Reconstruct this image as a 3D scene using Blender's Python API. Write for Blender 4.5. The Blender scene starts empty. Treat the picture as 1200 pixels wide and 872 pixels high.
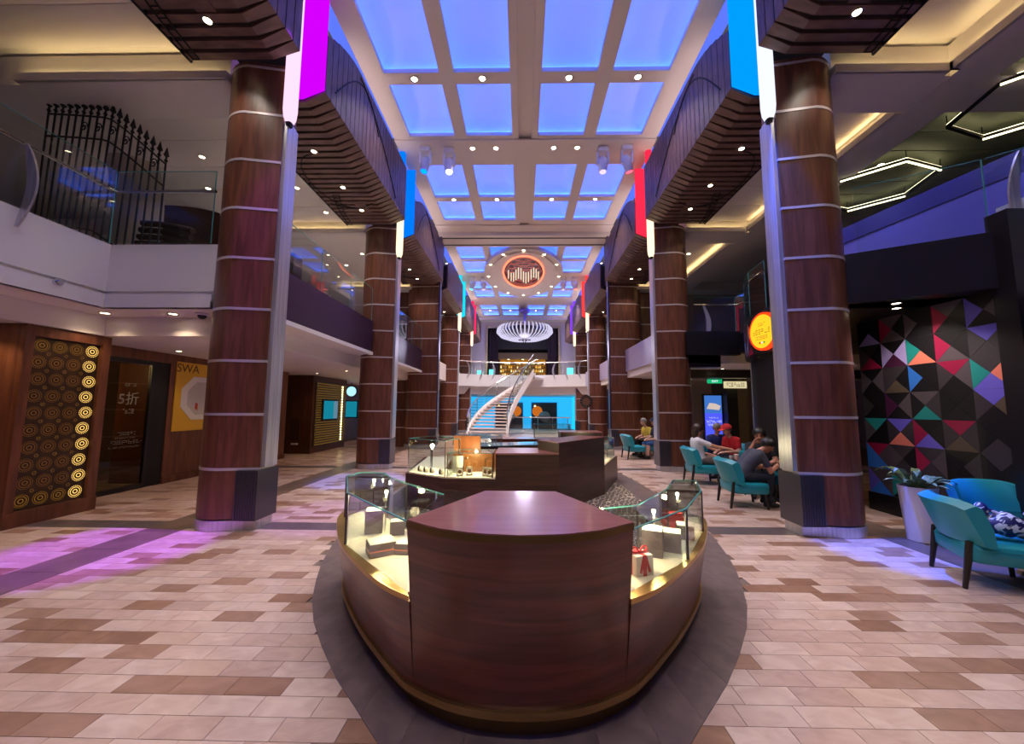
import bpy, bmesh, math, random
from mathutils import Vector, Matrix, noise
R = math.radians
PI = math.pi
random.seed(7)
scene = bpy.context.scene
col = scene.collection

# ------------------------------------------------------------------ camera
YAW, PITCH, ROLL = 1.0, math.degrees(math.atan(42/440)), 0.3
cd = bpy.data.cameras.new('camera')
cd.sensor_width = 36; cd.lens = 440/1200*36; cd.shift_x = -4.3/1200; cd.clip_start = .05; cd.clip_end = 200
cam = bpy.data.objects.new('camera', cd); col.objects.link(cam)
cam.matrix_world = (Matrix.Translation((-0.05, 0, 1.6)) @ Matrix.Rotation(R(YAW), 4, 'Z')
                    @ Matrix.Rotation(R(90 + PITCH), 4, 'X') @ Matrix.Rotation(R(ROLL), 4, 'Z'))
scene.camera = cam
# ------------------------------------------------------------------ world, exposure
w = bpy.data.worlds.new('world'); scene.world = w; w.use_nodes = True
w.node_tree.nodes['Background'].inputs[0].default_value = (.55, .5, .62, 1)
w.node_tree.nodes['Background'].inputs[1].default_value = .12
vs = scene.view_settings
vs.view_transform = 'Standard'; vs.look = 'None'; vs.exposure = 0.36; vs.gamma = 1; vs.use_curve_mapping = False
KL = 1.0     # overall lamp power

# ------------------------------------------------------------------ materials
def lin(c):
    c = c/255
    return c/12.92 if c <= .04045 else ((c+.055)/1.055)**2.4
def S(r, g, b): return (lin(r), lin(g), lin(b), 1)
MATS = {}
def mat(name, rgb, rough=.5, metal=0, rgb2=None, scale=(4,4,4), nscale=1, detail=4, bump=0, spec=.5, rand=0, coat=0, dist=0, lo=.35, hi=.65):
    if name in MATS: return MATS[name]
    m = bpy.data.materials.new(name); m.use_nodes = True
    nt = m.node_tree; b = nt.nodes['Principled BSDF']
    b.inputs['Base Color'].default_value = S(*rgb); b.inputs['Roughness'].default_value = rough
    b.inputs['Metallic'].default_value = metal; b.inputs['Specular IOR Level'].default_value = spec
    b.inputs['Coat Weight'].default_value = coat; b.inputs['Coat Roughness'].default_value = .12
    out = None
    if rgb2 or bump:
        tc = nt.nodes.new('ShaderNodeTexCoord'); mp = nt.nodes.new('ShaderNodeMapping')
        mp.inputs['Scale'].default_value = scale
        n = nt.nodes.new('ShaderNodeTexNoise'); n.inputs['Scale'].default_value = nscale
        n.inputs['Detail'].default_value = detail; n.inputs['Distortion'].default_value = dist
        nt.links.new(tc.outputs['Object'], mp.inputs[0]); nt.links.new(mp.outputs[0], n.inputs['Vector'])
        if rand:
            oi = nt.nodes.new('ShaderNodeObjectInfo'); ml = nt.nodes.new('ShaderNodeVectorMath'); ml.operation = 'SCALE'
            cx = nt.nodes.new('ShaderNodeCombineXYZ')
            for i in range(3): nt.links.new(oi.outputs['Random'], cx.inputs[i])
            ml.inputs['Scale'].default_value = 37
            nt.links.new(cx.outputs[0], ml.inputs[0])
            ad = nt.nodes.new('ShaderNodeVectorMath'); ad.operation = 'ADD'
            nt.links.new(mp.outputs[0], ad.inputs[0]); nt.links.new(ml.outputs[0], ad.inputs[1])
            nt.links.new(ad.outputs[0], n.inputs['Vector'])
        if rgb2:
            cr = nt.nodes.new('ShaderNodeValToRGB')
            cr.color_ramp.elements[0].position = lo; cr.color_ramp.elements[1].position = hi
            cr.color_ramp.elements[0].color = S(*rgb); cr.color_ramp.elements[1].color = S(*rgb2)
            nt.links.new(n.outputs['Fac'], cr.inputs[0]); out = cr.outputs[0]
        if bump:
            bp = nt.nodes.new('ShaderNodeBump'); bp.inputs['Strength'].default_value = bump; bp.inputs['Distance'].default_value = .01
            nt.links.new(n.outputs['Fac'], bp.inputs['Height']); nt.links.new(bp.outputs[0], b.inputs['Normal'])
    if rand:
        oi = nt.nodes.new('ShaderNodeObjectInfo'); hs = nt.nodes.new('ShaderNodeHueSaturation')
        mr = nt.nodes.new('ShaderNodeMapRange'); mr.inputs['To Min'].default_value = 1-rand; mr.inputs['To Max'].default_value = 1+rand
        nt.links.new(oi.outputs['Random'], mr.inputs[0]); nt.links.new(mr.outputs[0], hs.inputs['Value'])
        if out: nt.links.new(out, hs.inputs['Color'])
        else: hs.inputs['Color'].default_value = S(*rgb)
        out = hs.outputs[0]
    if out: nt.links.new(out, b.inputs['Base Color'])
    MATS[name] = m
    return m
def emis(name, rgb, st):
    if name in MATS: return MATS[name]
    m = bpy.data.materials.new(name); m.use_nodes = True
    nt = m.node_tree; nt.nodes.clear()
    e = nt.nodes.new('ShaderNodeEmission'); o = nt.nodes.new('ShaderNodeOutputMaterial')
    e.inputs[0].default_value = S(*rgb); e.inputs[1].default_value = st
    nt.links.new(e.outputs[0], o.inputs[0]); MATS[name] = m
    return m
def glass(name, tint=(235,245,245), ior=1.45, rough=.0):
    if name in MATS: return MATS[name]
    m = bpy.data.materials.new(name); m.use_nodes = True
    nt = m.node_tree; nt.nodes.clear()
    o = nt.nodes.new('ShaderNodeOutputMaterial'); mx = nt.nodes.new('ShaderNodeMixShader')
    t = nt.nodes.new('ShaderNodeBsdfTransparent'); t.inputs[0].default_value = S(*tint)
    g = nt.nodes.new('ShaderNodeBsdfGlossy'); g.inputs['Roughness'].default_value = rough
    lw = nt.nodes.new('ShaderNodeLayerWeight'); lw.inputs[0].default_value = .5
    pw = nt.nodes.new('ShaderNodeMath'); pw.operation = 'POWER'; pw.inputs[1].default_value = 4
    f = nt.nodes.new('ShaderNodeMath'); f.operation = 'MULTIPLY_ADD'; f.inputs[1].default_value = .75; f.inputs[2].default_value = .05
    nt.links.new(lw.outputs['Facing'], pw.inputs[0]); nt.links.new(pw.outputs[0], f.inputs[0])
    nt.links.new(f.outputs[0], mx.inputs[0]); nt.links.new(t.outputs[0], mx.inputs[1]); nt.links.new(g.outputs[0], mx.inputs[2])
    nt.links.new(mx.outputs[0], o.inputs[0]); MATS[name] = m
    return m

W_COL = mat('walnut_column', (88,50,36), .33, rgb2=(118,72,54), scale=(9,9,.9), nscale=1.6, detail=5, dist=.6, rand=.1)
W_WALL = mat('walnut_wall', (88,48,30), .4, rgb2=(118,70,46), scale=(7,7,.8), nscale=1.5, detail=5, dist=.5, rand=.08)
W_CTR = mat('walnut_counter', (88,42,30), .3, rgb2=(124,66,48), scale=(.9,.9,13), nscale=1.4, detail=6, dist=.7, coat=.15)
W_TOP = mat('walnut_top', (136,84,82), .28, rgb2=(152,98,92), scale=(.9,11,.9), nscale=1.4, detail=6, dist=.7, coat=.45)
W_DARK = mat('walnut_dark', (52,27,24), .35, rgb2=(78,44,38), scale=(.9,.9,11), nscale=1.4, detail=6, dist=.6)
W_SLAT = mat('walnut_slat', (96,70,66), .5, rgb2=(120,90,84), scale=(3,9,3), nscale=1.3, detail=4, rand=.1)
STEEL = mat('brushed_steel', (214,212,216), .3, .7, rgb2=(186,184,192), scale=(40,40,1), nscale=1)
RINGM = mat('satin_ring', (206,196,196), .35, .35)
STEEL_D = mat('dark_fluted_steel', (92,88,98), .35, .8)
CHROME = mat('polished_chrome', (215,215,220), .1, 1)
BRASS = mat('brushed_brass', (196,160,105), .32, .85, rgb2=(172,136,84), scale=(3,3,30), nscale=1)
BRASS_D = mat('dull_brass_kick', (120,92,52), .4, .6)
WHITE = mat('white_plaster', (222,214,212), .6)
WHITE_G = mat('white_lacquer', (226,222,226), .35)
CEIL = mat('ceiling_paint', (216,206,204), .65)
CEIL_D = mat('ceiling_joint', (60,56,58), .7)
BLACK = mat('black_lacquer', (24,22,28), .35)
BLACKM = mat('black_matte', (14,13,16), .6)
PURPLE = mat('aubergine_panel', (52,34,58), .3)
GREENC = mat('olive_ceiling_panel', (120,124,104), .55)
TEAL = mat('teal_leather', (24,140,158), .36, bump=.05, scale=(60,60,60))
LEG = mat('ebony_leg', (22,16,14), .35)
GLASS = glass('clear_glass', (244,249,249))
GLASS_C = glass('case_glass', (246,251,249))
GLASS_D = glass('dark_shop_glass', (165,160,150))
GEDGE = mat('glass_edge', (90,165,165), .15, spec=.8)
CREAM = mat('cream_case_floor', (236,222,196), .6)
GREY_S = mat('grey_stone', (104,88,88), .3, rgb2=(124,106,104), scale=(5,5,5), nscale=1.5, rand=.05)
E_WARM = emis('downlight_glow', (255,232,190), 14)
E_COVE = emis('cove_glow', (255,230,158), 14)
E_BLUE = mat('coffer_dome', (190,196,255), .7); _b = E_BLUE.node_tree.nodes['Principled BSDF']; _b.inputs['Emission Color'].default_value = S(70,108,255); _b.inputs['Emission Strength'].default_value = .62
E_BLUE2 = emis('coffer_edge_glow', (80,145,255), 8)

# ------------------------------------------------------------------ mesh helpers
class MB:
    def __init__(s): s.v = []; s.f = []
    def add(s, vs_, fs):
        n = len(s.v); s.v += [tuple(p) for p in vs_]; s.f += [tuple(i+n for i in q) for q in fs]; return s
    def box(s, x0, x1, y0, y1, z0, z1):
        x0, x1 = min(x0,x1), max(x0,x1); y0, y1 = min(y0,y1), max(y0,y1); z0, z1 = min(z0,z1), max(z0,z1)
        return s.add([(x0,y0,z0),(x1,y0,z0),(x1,y1,z0),(x0,y1,z0),(x0,y0,z1),(x1,y0,z1),(x1,y1,z1),(x0,y1,z1)],
                     [(0,3,2,1),(4,5,6,7),(0,1,5,4),(1,2,6,5),(2,3,7,6),(3,0,4,7)])
    def bar(s, p, q, wx, wz, up=(0,0,1)):                 # rectangular bar between two points
        p, q = Vector(p), Vector(q); d = (q-p).normalized(); u = Vector(up)
        a = d.cross(u); a = a.normalized() if a.length > 1e-5 else Vector((1,0,0)); b = a.cross(d)
        c = [p+a*i*wx/2+b*j*wz/2 for i,j in ((-1,-1),(1,-1),(1,1),(-1,1))] + [q+a*i*wx/2+b*j*wz/2 for i,j in ((-1,-1),(1,-1),(1,1),(-1,1))]
        return s.add(c, [(0,3,2,1),(4,5,6,7),(0,1,5,4),(1,2,6,5),(2,3,7,6),(3,0,4,7)])
    def loft(s, rings, caps=True, closed=False):
        n = len(rings[0]); vs_ = [p for r in rings for p in r]; fs = []
        m = len(rings)
        for k in range(m if closed else m-1):
            a, b = k*n, ((k+1) % m)*n
            for i in range(n): j = (i+1) % n; fs.append((a+i, a+j, b+j, b+i))
        if caps and not closed: fs += [tuple(range(n))[::-1], tuple(range((m-1)*n, m*n))]
        return s.add(vs_, fs)
    def prism(s, poly, z0, z1):
        return s.loft([[(x,y,z0) for x,y in poly], [(x,y,z1) for x,y in poly]])
    def prismx(s, poly, x0, x1):                         # poly in (y,z)
        return s.loft([[(x0,y,z) for y,z in poly], [(x1,y,z) for y,z in poly]])
    def prismy(s, poly, y0, y1):                         # poly in (x,z)
        return s.loft([[(x,y0,z) for x,z in poly], [(x,y1,z) for x,z in poly]])
    def lathe(s, prof, c=(0,0,0), n=20, sx=1, sy=1):
        return s.loft([[(c[0]+r*math.cos(2*PI*i/n)*sx, c[1]+r*math.sin(2*PI*i/n)*sy, c[2]+z) for i in range(n)] for r, z in prof])
    def tube(s, pts, r, n=8, closed=False):
        pts = [Vector(p) for p in pts]; rings = []; prev = None
        for k, p in enumerate(pts):
            if closed: d = (pts[(k+1) % len(pts)]-pts[k-1]).normalized()
            else: d = (pts[min(k+1,len(pts)-1)]-pts[max(k-1,0)]).normalized()
            if prev is None:
                a = d.cross(Vector((0,0,1))); a = a if a.length > .05 else d.cross(Vector((1,0,0)))
            else: a = prev - d*prev.dot(d)
            a.normalize(); prev = a; b = d.cross(a)
            rr = r[k] if isinstance(r, (list,tuple)) else r
            rings.append([p+a*rr*math.cos(2*PI*i/n)+b*rr*math.sin(2*PI*i/n) for i in range(n)])
        return s.loft(rings, closed=closed)
    def cyl(s, p, q, r, r2=None, n=12): return s.tube([p,q], [r, r if r2 is None else r2], n)
    def ball(s, c, rad, nu=12, nv=8, M=None):
        rx, ry, rz = rad if isinstance(rad,(tuple,list)) else (rad,)*3
        vs_ = [Vector((0,0,-rz))]; fs = []
        for j in range(1, nv):
            t = -PI/2+PI*j/nv
            for i in range(nu): a = 2*PI*i/nu; vs_.append(Vector((rx*math.cos(t)*math.cos(a), ry*math.cos(t)*math.sin(a), rz*math.sin(t))))
        vs_.append(Vector((0,0,rz))); L = len(vs_)-1
        for i in range(nu):
            k = (i+1) % nu; fs.append((0, 1+k, 1+i)); fs.append((L, 1+(nv-2)*nu+i, 1+(nv-2)*nu+k))
            for j in range(nv-2): a = 1+j*nu; fs.append((a+i, a+k, a+nu+k, a+nu+i))
        if M: vs_ = [M @ p for p in vs_]
        return s.add([p+Vector(c) for p in vs_], fs)
    def grid(s, fn, nu, nv):
        n = len(s.v)
        vs_ = [fn(i/nu, j/nv) for j in range(nv+1) for i in range(nu+1)]
        return s.add(vs_, [(j*(nu+1)+i, j*(nu+1)+i+1, (j+1)*(nu+1)+i+1, (j+1)*(nu+1)+i) for j in range(nv) for i in range(nu)])
    def mesh(s, name, m, org=(0,0,0), smooth=True, bevel=0):
        me = bpy.data.meshes.new(name)
        me.from_pydata([(p[0]-org[0], p[1]-org[1], p[2]-org[2]) for p in s.v], [], s.f)
        bm = bmesh.new(); bm.from_mesh(me)
        if bevel:
            bmesh.ops.bevel(bm, geom=list(bm.edges), offset=bevel, segments=2, affect='EDGES', profile=.5)
        bmesh.ops.recalc_face_normals(bm, faces=bm.faces)
        bm.to_mesh(me); bm.free()
        if smooth:
            me.polygons.foreach_set('use_smooth', [True]*len(me.polygons)); me.set_sharp_from_angle(angle=R(38))
        me.materials.append(m)
        return me
ORG = {}
def link(name, me, parent=None, org=(0,0,0)):
    o = bpy.data.objects.new(name, me); col.objects.link(o)
    if parent: o.parent = parent; ORG[o.name] = ORG.get(parent.name, (0,0,0))
    else: o.location = org; ORG[o.name] = tuple(org)
    return o
def tag(o, label=None, cat=None, group=None, kind=None):
    if label: o['label'] = label
    if cat: o['category'] = cat
    if group: o['group'] = group
    if kind: o['kind'] = kind
    return o
def thing(name, label, cat, loc=(0,0,0), group=None):
    o = bpy.data.objects.new(name, None); col.objects.link(o); o.empty_display_size = .2
    o.location = loc; ORG[o.name] = tuple(loc)
    return tag(o, label, cat, group)
def part(name, mb, m, parent, bevel=0, label=None, smooth=True):
    o = link(name, mb.mesh(name, m, ORG[parent.name], smooth, bevel), parent)
    if label: o['label'] = label
    return o
def single(name, mb, m, label, cat, loc=(0,0,0), group=None, bevel=0):
    return tag(link(name, mb.mesh(name, m, loc, True, bevel), None, loc), label, cat, group)
def struct(name, mb, m, label=None, bevel=0):
    return tag(link(name, mb.mesh(name, m, (0,0,0), True, bevel)), label, kind='structure')
def copy_tree(o, loc=None, rz=None, label=None, group=None, parent=None):
    c = o.copy(); col.objects.link(c); c.parent = parent
    if loc is not None: c.location = loc
    if rz is not None: c.rotation_euler = (0,0,rz)
    if label: c['label'] = label
    if group: c['group'] = group
    for ch in o.children: copy_tree(ch, parent=c)
    return c
def lamp(name, kind, loc, power, color=(255,242,228), parent=None, size=.1, spot=None, aim=None, blend=.6):
    l = bpy.data.lights.new(name, kind); l.energy = power*KL; l.color = S(*color)[:3]
    if kind == 'AREA': l.size = size
    else: l.shadow_soft_size = size
    if spot: l.spot_size = R(spot); l.spot_blend = blend
    o = bpy.data.objects.new(name, l); col.objects.link(o)
    if parent:
        o.parent = parent; og = ORG[parent.name]; o.location = tuple(loc[i]-og[i] for i in range(3))
    else: o.location = loc
    d = Vector((0,0,-1)) if aim is None else (Vector(aim)-Vector(loc))
    o.rotation_euler = d.to_track_quat('-Z', 'Y').to_euler()
    return o
def text(name, body, size, loc, rot, m, parent, extrude=.002, align='CENTER'):
    c = bpy.data.curves.new(name, 'FONT'); c.body = body; c.size = size; c.extrude = extrude; c.align_x = align; c.align_y = 'CENTER'
    c.resolution_u = 3
    t = bpy.data.objects.new(name, c); col.objects.link(t)
    bpy.context.view_layer.update()
    me = bpy.data.meshes.new_from_object(t.evaluated_get(bpy.context.evaluated_depsgraph_get()))
    bpy.data.objects.remove(t)
    me.materials.clear(); me.materials.append(m); me.name = name
    o = link(name, me, parent); og = ORG[parent.name]
    o.location = tuple(loc[i]-og[i] for i in range(3)); o.rotation_euler = rot
    return o
# ================================================================== STRUCTURE
# ---- outline of the grey stone oval round the display islands (half width at each depth)
OUT = [(0,1.5),(.3,1.57),(.6,1.8),(.85,2.06),(1.25,2.47),(1.72,3.1),(2.04,3.8),(2.2,4.3),(2.36,4.95),(2.48,6),(2.5,7),(2.48,8.2),(2.38,9.6),(2.05,11),(1.5,12),(.8,12.5),(0,12.7)]
def resample(pts, n):
    L = [0]
    for a, b in zip(pts, pts[1:]): L.append(L[-1]+math.dist(a,b))
    out = []
    for k in range(n+1):
        t = L[-1]*k/n; i = max(j for j in range(len(L)) if L[j] <= t+1e-9); i = min(i, len(pts)-2)
        f = (t-L[i])/(L[i+1]-L[i]); out.append(tuple(pts[i][c]+f*(pts[i+1][c]-pts[i][c]) for c in range(len(pts[0]))))
    return out
half = resample(OUT, 36)
oval = half + [(-x, y) for x, y in half[-2:0:-1]]
def scaled(p, k, yc=7.1): return (p[0]*k, yc+(p[1]-yc)*k)
def inside(x, y, poly):
    c = False; n = len(poly)
    for i in range(n):
        (x1,y1),(x2,y2) = poly[i], poly[i-1]
        if (y1 > y) != (y2 > y) and x < (x2-x1)*(y-y1)/(y2-y1)+x1: c = not c
    return c

floor = struct('floor', MB().box(-14.5,14.5,-6,36,-.3,-.012), mat('screed',(120,104,94),.7), 'beige and brown ceramic tile floor laid in running bond')
def tile_mat(n, a, b): return mat(n, a, .3, rgb2=b, scale=(3,5,3), nscale=1.8, detail=6, dist=.8, rand=.05)
TM = [tile_mat('tile_pale',(196,168,156),(214,190,178)), tile_mat('tile_beige',(182,152,140),(202,174,162)), tile_mat('tile_sand',(190,160,144),(206,178,164)),
      tile_mat('tile_brown',(140,104,86),(160,122,102)), tile_mat('tile_taupe',(150,116,98),(168,132,116))]
TW, TD, GAP = .32, .142, .0035
tmesh = [MB().box(GAP/2,TW-GAP/2,GAP/2,TD-GAP/2,-.012,0).mesh('tile', m, smooth=False) for m in TM]
def tone(r): return 3 if r < .1 else 4 if r < .2 else 0 if r < .55 else 1 if r < .8 else 2
rest = [MB() for _ in TM]
cand = []
for j in range(-8, 150):
    y = 1.94 + j*TD
    offs = (j*.37 % 1)*TW + random.uniform(-.03,.03)
    wx = 9.5 if y < 12 else 8.5
    for i in range(int(-wx/TW), int(wx/TW)+1):
        x = i*TW+offs
        if inside(x+TW/2, y+TD/2, [scaled(p,.97) for p in oval]): continue
        cand.append((x, y, tone(random.random())))
def vis(c):
    x, y = c[0]+TW/2, c[1]+TD/2
    return y > 1.9 and abs(x)/y < 1.3 and not inside(x, y, oval)
near = sorted([c for c in cand if vis(c)], key=lambda c: c[1]+.08*abs(c[0]))[:290]
ns = set(near)
for x, y, t in near: o = link('tile', tmesh[t], floor); o.location = (x, y, 0)
for c in cand:
    if c in ns: continue
    x, y, t = c; rest[t].box(x+GAP/2,x+TW-GAP/2,y+GAP/2,y+TD-GAP/2,-.012,0)
for k, mb in enumerate(rest):
    o = part('tile_field', mb, TM[k], floor, smooth=False); o['kind'] = 'stuff'
# stone bands and oval
bm_ = mat('grey_band',(92,80,82),.32, rgb2=(108,94,94), scale=(4,4,4), rand=.08)
for s in (-1,1):
    for yb in (5.03, 10.0, 15.0):
        x = 2.4
        while x < 9.4:
            part('band_slab', MB().box(s*x,s*(x+.596),yb,yb+.3,-.011,.003), bm_, floor, smooth=False); x += .6
    y = 3.1
    brown = mat('brown_band',(104,86,76),.32, rgb2=(124,102,92), scale=(4,4,4), rand=.08)
    while y < 16:
        part('band_slab', MB().box(s*4.45,s*4.95,y,y+.596,-.011,.0035), brown, floor, smooth=False); y += .6
for k in range(len(oval)):
    a, b = oval[k], oval[(k+1) % len(oval)]
    c, d = scaled(b,.8), scaled(a,.8)
    q = [a,b,c,d]; cx = sum(p[0] for p in q)/4; cy = sum(p[1] for p in q)/4
    q = [(cx+(p[0]-cx)*.995, cy+(p[1]-cy)*.995) for p in q]
    part('oval_slab', MB().prism(q, -.011, .005), GREY_S, floor, smooth=False)
# carpet with a woven line lattice
cm = bpy.data.materials.new('lattice_carpet'); cm.use_nodes = True
nt = cm.node_tree; b = nt.nodes['Principled BSDF']; b.inputs['Roughness'].default_value = .9
tc = nt.nodes.new('ShaderNodeTexCoord'); mp = nt.nodes.new('ShaderNodeMapping'); mp.inputs['Scale'].default_value = (3.0,2.0,1); mp.inputs['Rotation'].default_value = (0,0,.5)
vo = nt.nodes.new('ShaderNodeTexVoronoi'); vo.feature = 'DISTANCE_TO_EDGE'; vo.inputs['Randomness'].default_value = .55
cr = nt.nodes.new('ShaderNodeValToRGB'); cr.color_ramp.elements[0].position = .05; cr.color_ramp.elements[1].position = .09
cr.color_ramp.elements[0].color = S(190,172,150); cr.color_ramp.elements[1].color = S(66,54,56)
nt.links.new(tc.outputs['Object'], mp.inputs[0]); nt.links.new(mp.outputs[0], vo.inputs['Vector']); nt.links.new(vo.outputs['Distance'], cr.inputs[0]); nt.links.new(cr.outputs[0], b.inputs['Base Color'])
part('carpet', MB().prism([scaled(p,.81) for p in oval], -.011, .012), cm, floor, label='dark carpet with pale linked lattice lines')

# ---- atrium ceiling: beams between recessed coffers
XS = [-3.07,-1.87,-1.55,-.34,.35,1.55,1.87,3.08]
ROWS = [(-3.7,-2.2),(-1.9,-.4),(.9,2.4),(2.7,4.3),(5.75,7.43),(7.73,9.33),(10.53,12.26),(12.52,13.84),(16.2,17.7),(17.95,19.5),(20.9,22.3),(22.55,24.0),(25.9,27.2),(27.45,28.9)]
ys = [-4.5]+[v for r in ROWS for v in r]+[30]
xs = [-3.52]+XS+[3.52]
cb = MB()
for j in range(len(ys)-1):
    for i in range(len(xs)-1):
        if i % 2 == 1 and j % 2 == 1: continue
        if i in (4,) : continue
        cb.box(xs[i],xs[i+1],ys[j],ys[j+1],8.8,8.9)
cb.box(-.34,-.17,-4.5,30,8.8,8.9).box(.18,.35,-4.5,30,8.8,8.9).box(-.17,.18,-4.5,30,8.87,8.9)
ceiling = struct('ceiling', cb, CEIL, 'pale coffered ceiling with backlit blue recesses')
for j in range(1, len(ys)-1, 2):
    y0, y1 = ys[j], ys[j+1]
    for i in range(1, len(xs)-1, 2):
        x0, x1 = xs[i], xs[i+1]
        p = part('emissive_panel', MB().grid(lambda u,v: (x0-.12+u*(x1-x0+.24), y0-.12+v*(y1-y0+.24), 8.902+.3*(1-(2*u-1)**4)*(1-(2*v-1)**4)), 14, 14), E_BLUE, ceiling)
        for q in ((x0-.075,x0-.05,y0,y1),(x1+.05,x1+.075,y0,y1),(x0,x1,y0-.075,y0-.05),(x0,x1,y1+.05,y1+.075)): part('led_edge', MB().box(*q,8.903,8.92), E_BLUE2, p)
for s in (-1,1):                      # outer side coves and the wall above the bulkheads
    for j in range(1, len(ys)-1, 4):
        part('side_light_panel', MB().grid(lambda u,v: (s*(3.5+u*.42), ys[j]-.4+v*(ys[j+3]-ys[j]+.8), 9.05-.0*u), 1, 1), emis('side_cove_glow',(96,122,255),.8), ceiling)
part('beam', MB().box(-3.52,3.52,14.75,15.85,8.62,8.8), CEIL, ceiling)
for yy in (14.95,15.6): part('beam_groove', MB().box(-3.52,3.52,yy,yy+.1,8.612,8.625), CEIL_D, ceiling)
part('beam', MB().box(-3.52,3.52,29.2,30,8.55,8.8), CEIL, ceiling)
for yb in (4.6,9.45,14.2): part('beam_moulding', MB().box(-3.52,3.52,yb,yb+.95,8.76,8.8), CEIL, ceiling)
struct('wall_rear', MB().box(-14.5,14.5,-6.2,-6,0,9.3), WHITE)

# ---- downlights
dl = thing('downlight', 'small round recessed downlight', 'downlight')
part('trim_ring', MB().lathe([(.075,0),(.075,-.012),(.06,-.016),(.052,-.01),(.052,0)], n=14), CHROME, dl)
part('lens', MB().lathe([(.052,-.004),(.05,-.009),(.001,-.011)], n=14), E_WARM, dl)
first_dl = [True]
def downlight(x, y, z, label, group, power=0, size=1, spot=100, aim=None, color=(255,240,224)):
    if first_dl[0]: o = dl; first_dl[0] = False; o.location = (x,y,z); tag(o, label, 'downlight', group)
    else: o = copy_tree(dl, (x,y,z), None, label, group)
    o.scale = (size,)*3; ORG[o.name] = (x,y,z)
    if power:
        l = lamp('downlight_lamp', 'SPOT', (x,y,z-.03), power, color, None, .06, spot, aim or (x,y,0))
    return o
LC = 'round warm downlight set in the pale beams between blue coffers'
GC = 'downlights in the coffered ceiling'
for y in (2.55,7.58,12.39,22.42,27.32):
    for x in (-2.45,-.95,.95,2.45): downlight(x,y,8.8,LC,GC, 160 if y < 13 else 420, 1.2, 95)
for y in (-.15,5.0,9.75,20.2):
    for x in (-1.45,-.8,.8,1.45): downlight(x,y,8.76 if y in (5.0,9.75) else 8.8,LC,GC, 130 if y < 13 else 420, 1.15, 95)

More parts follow.
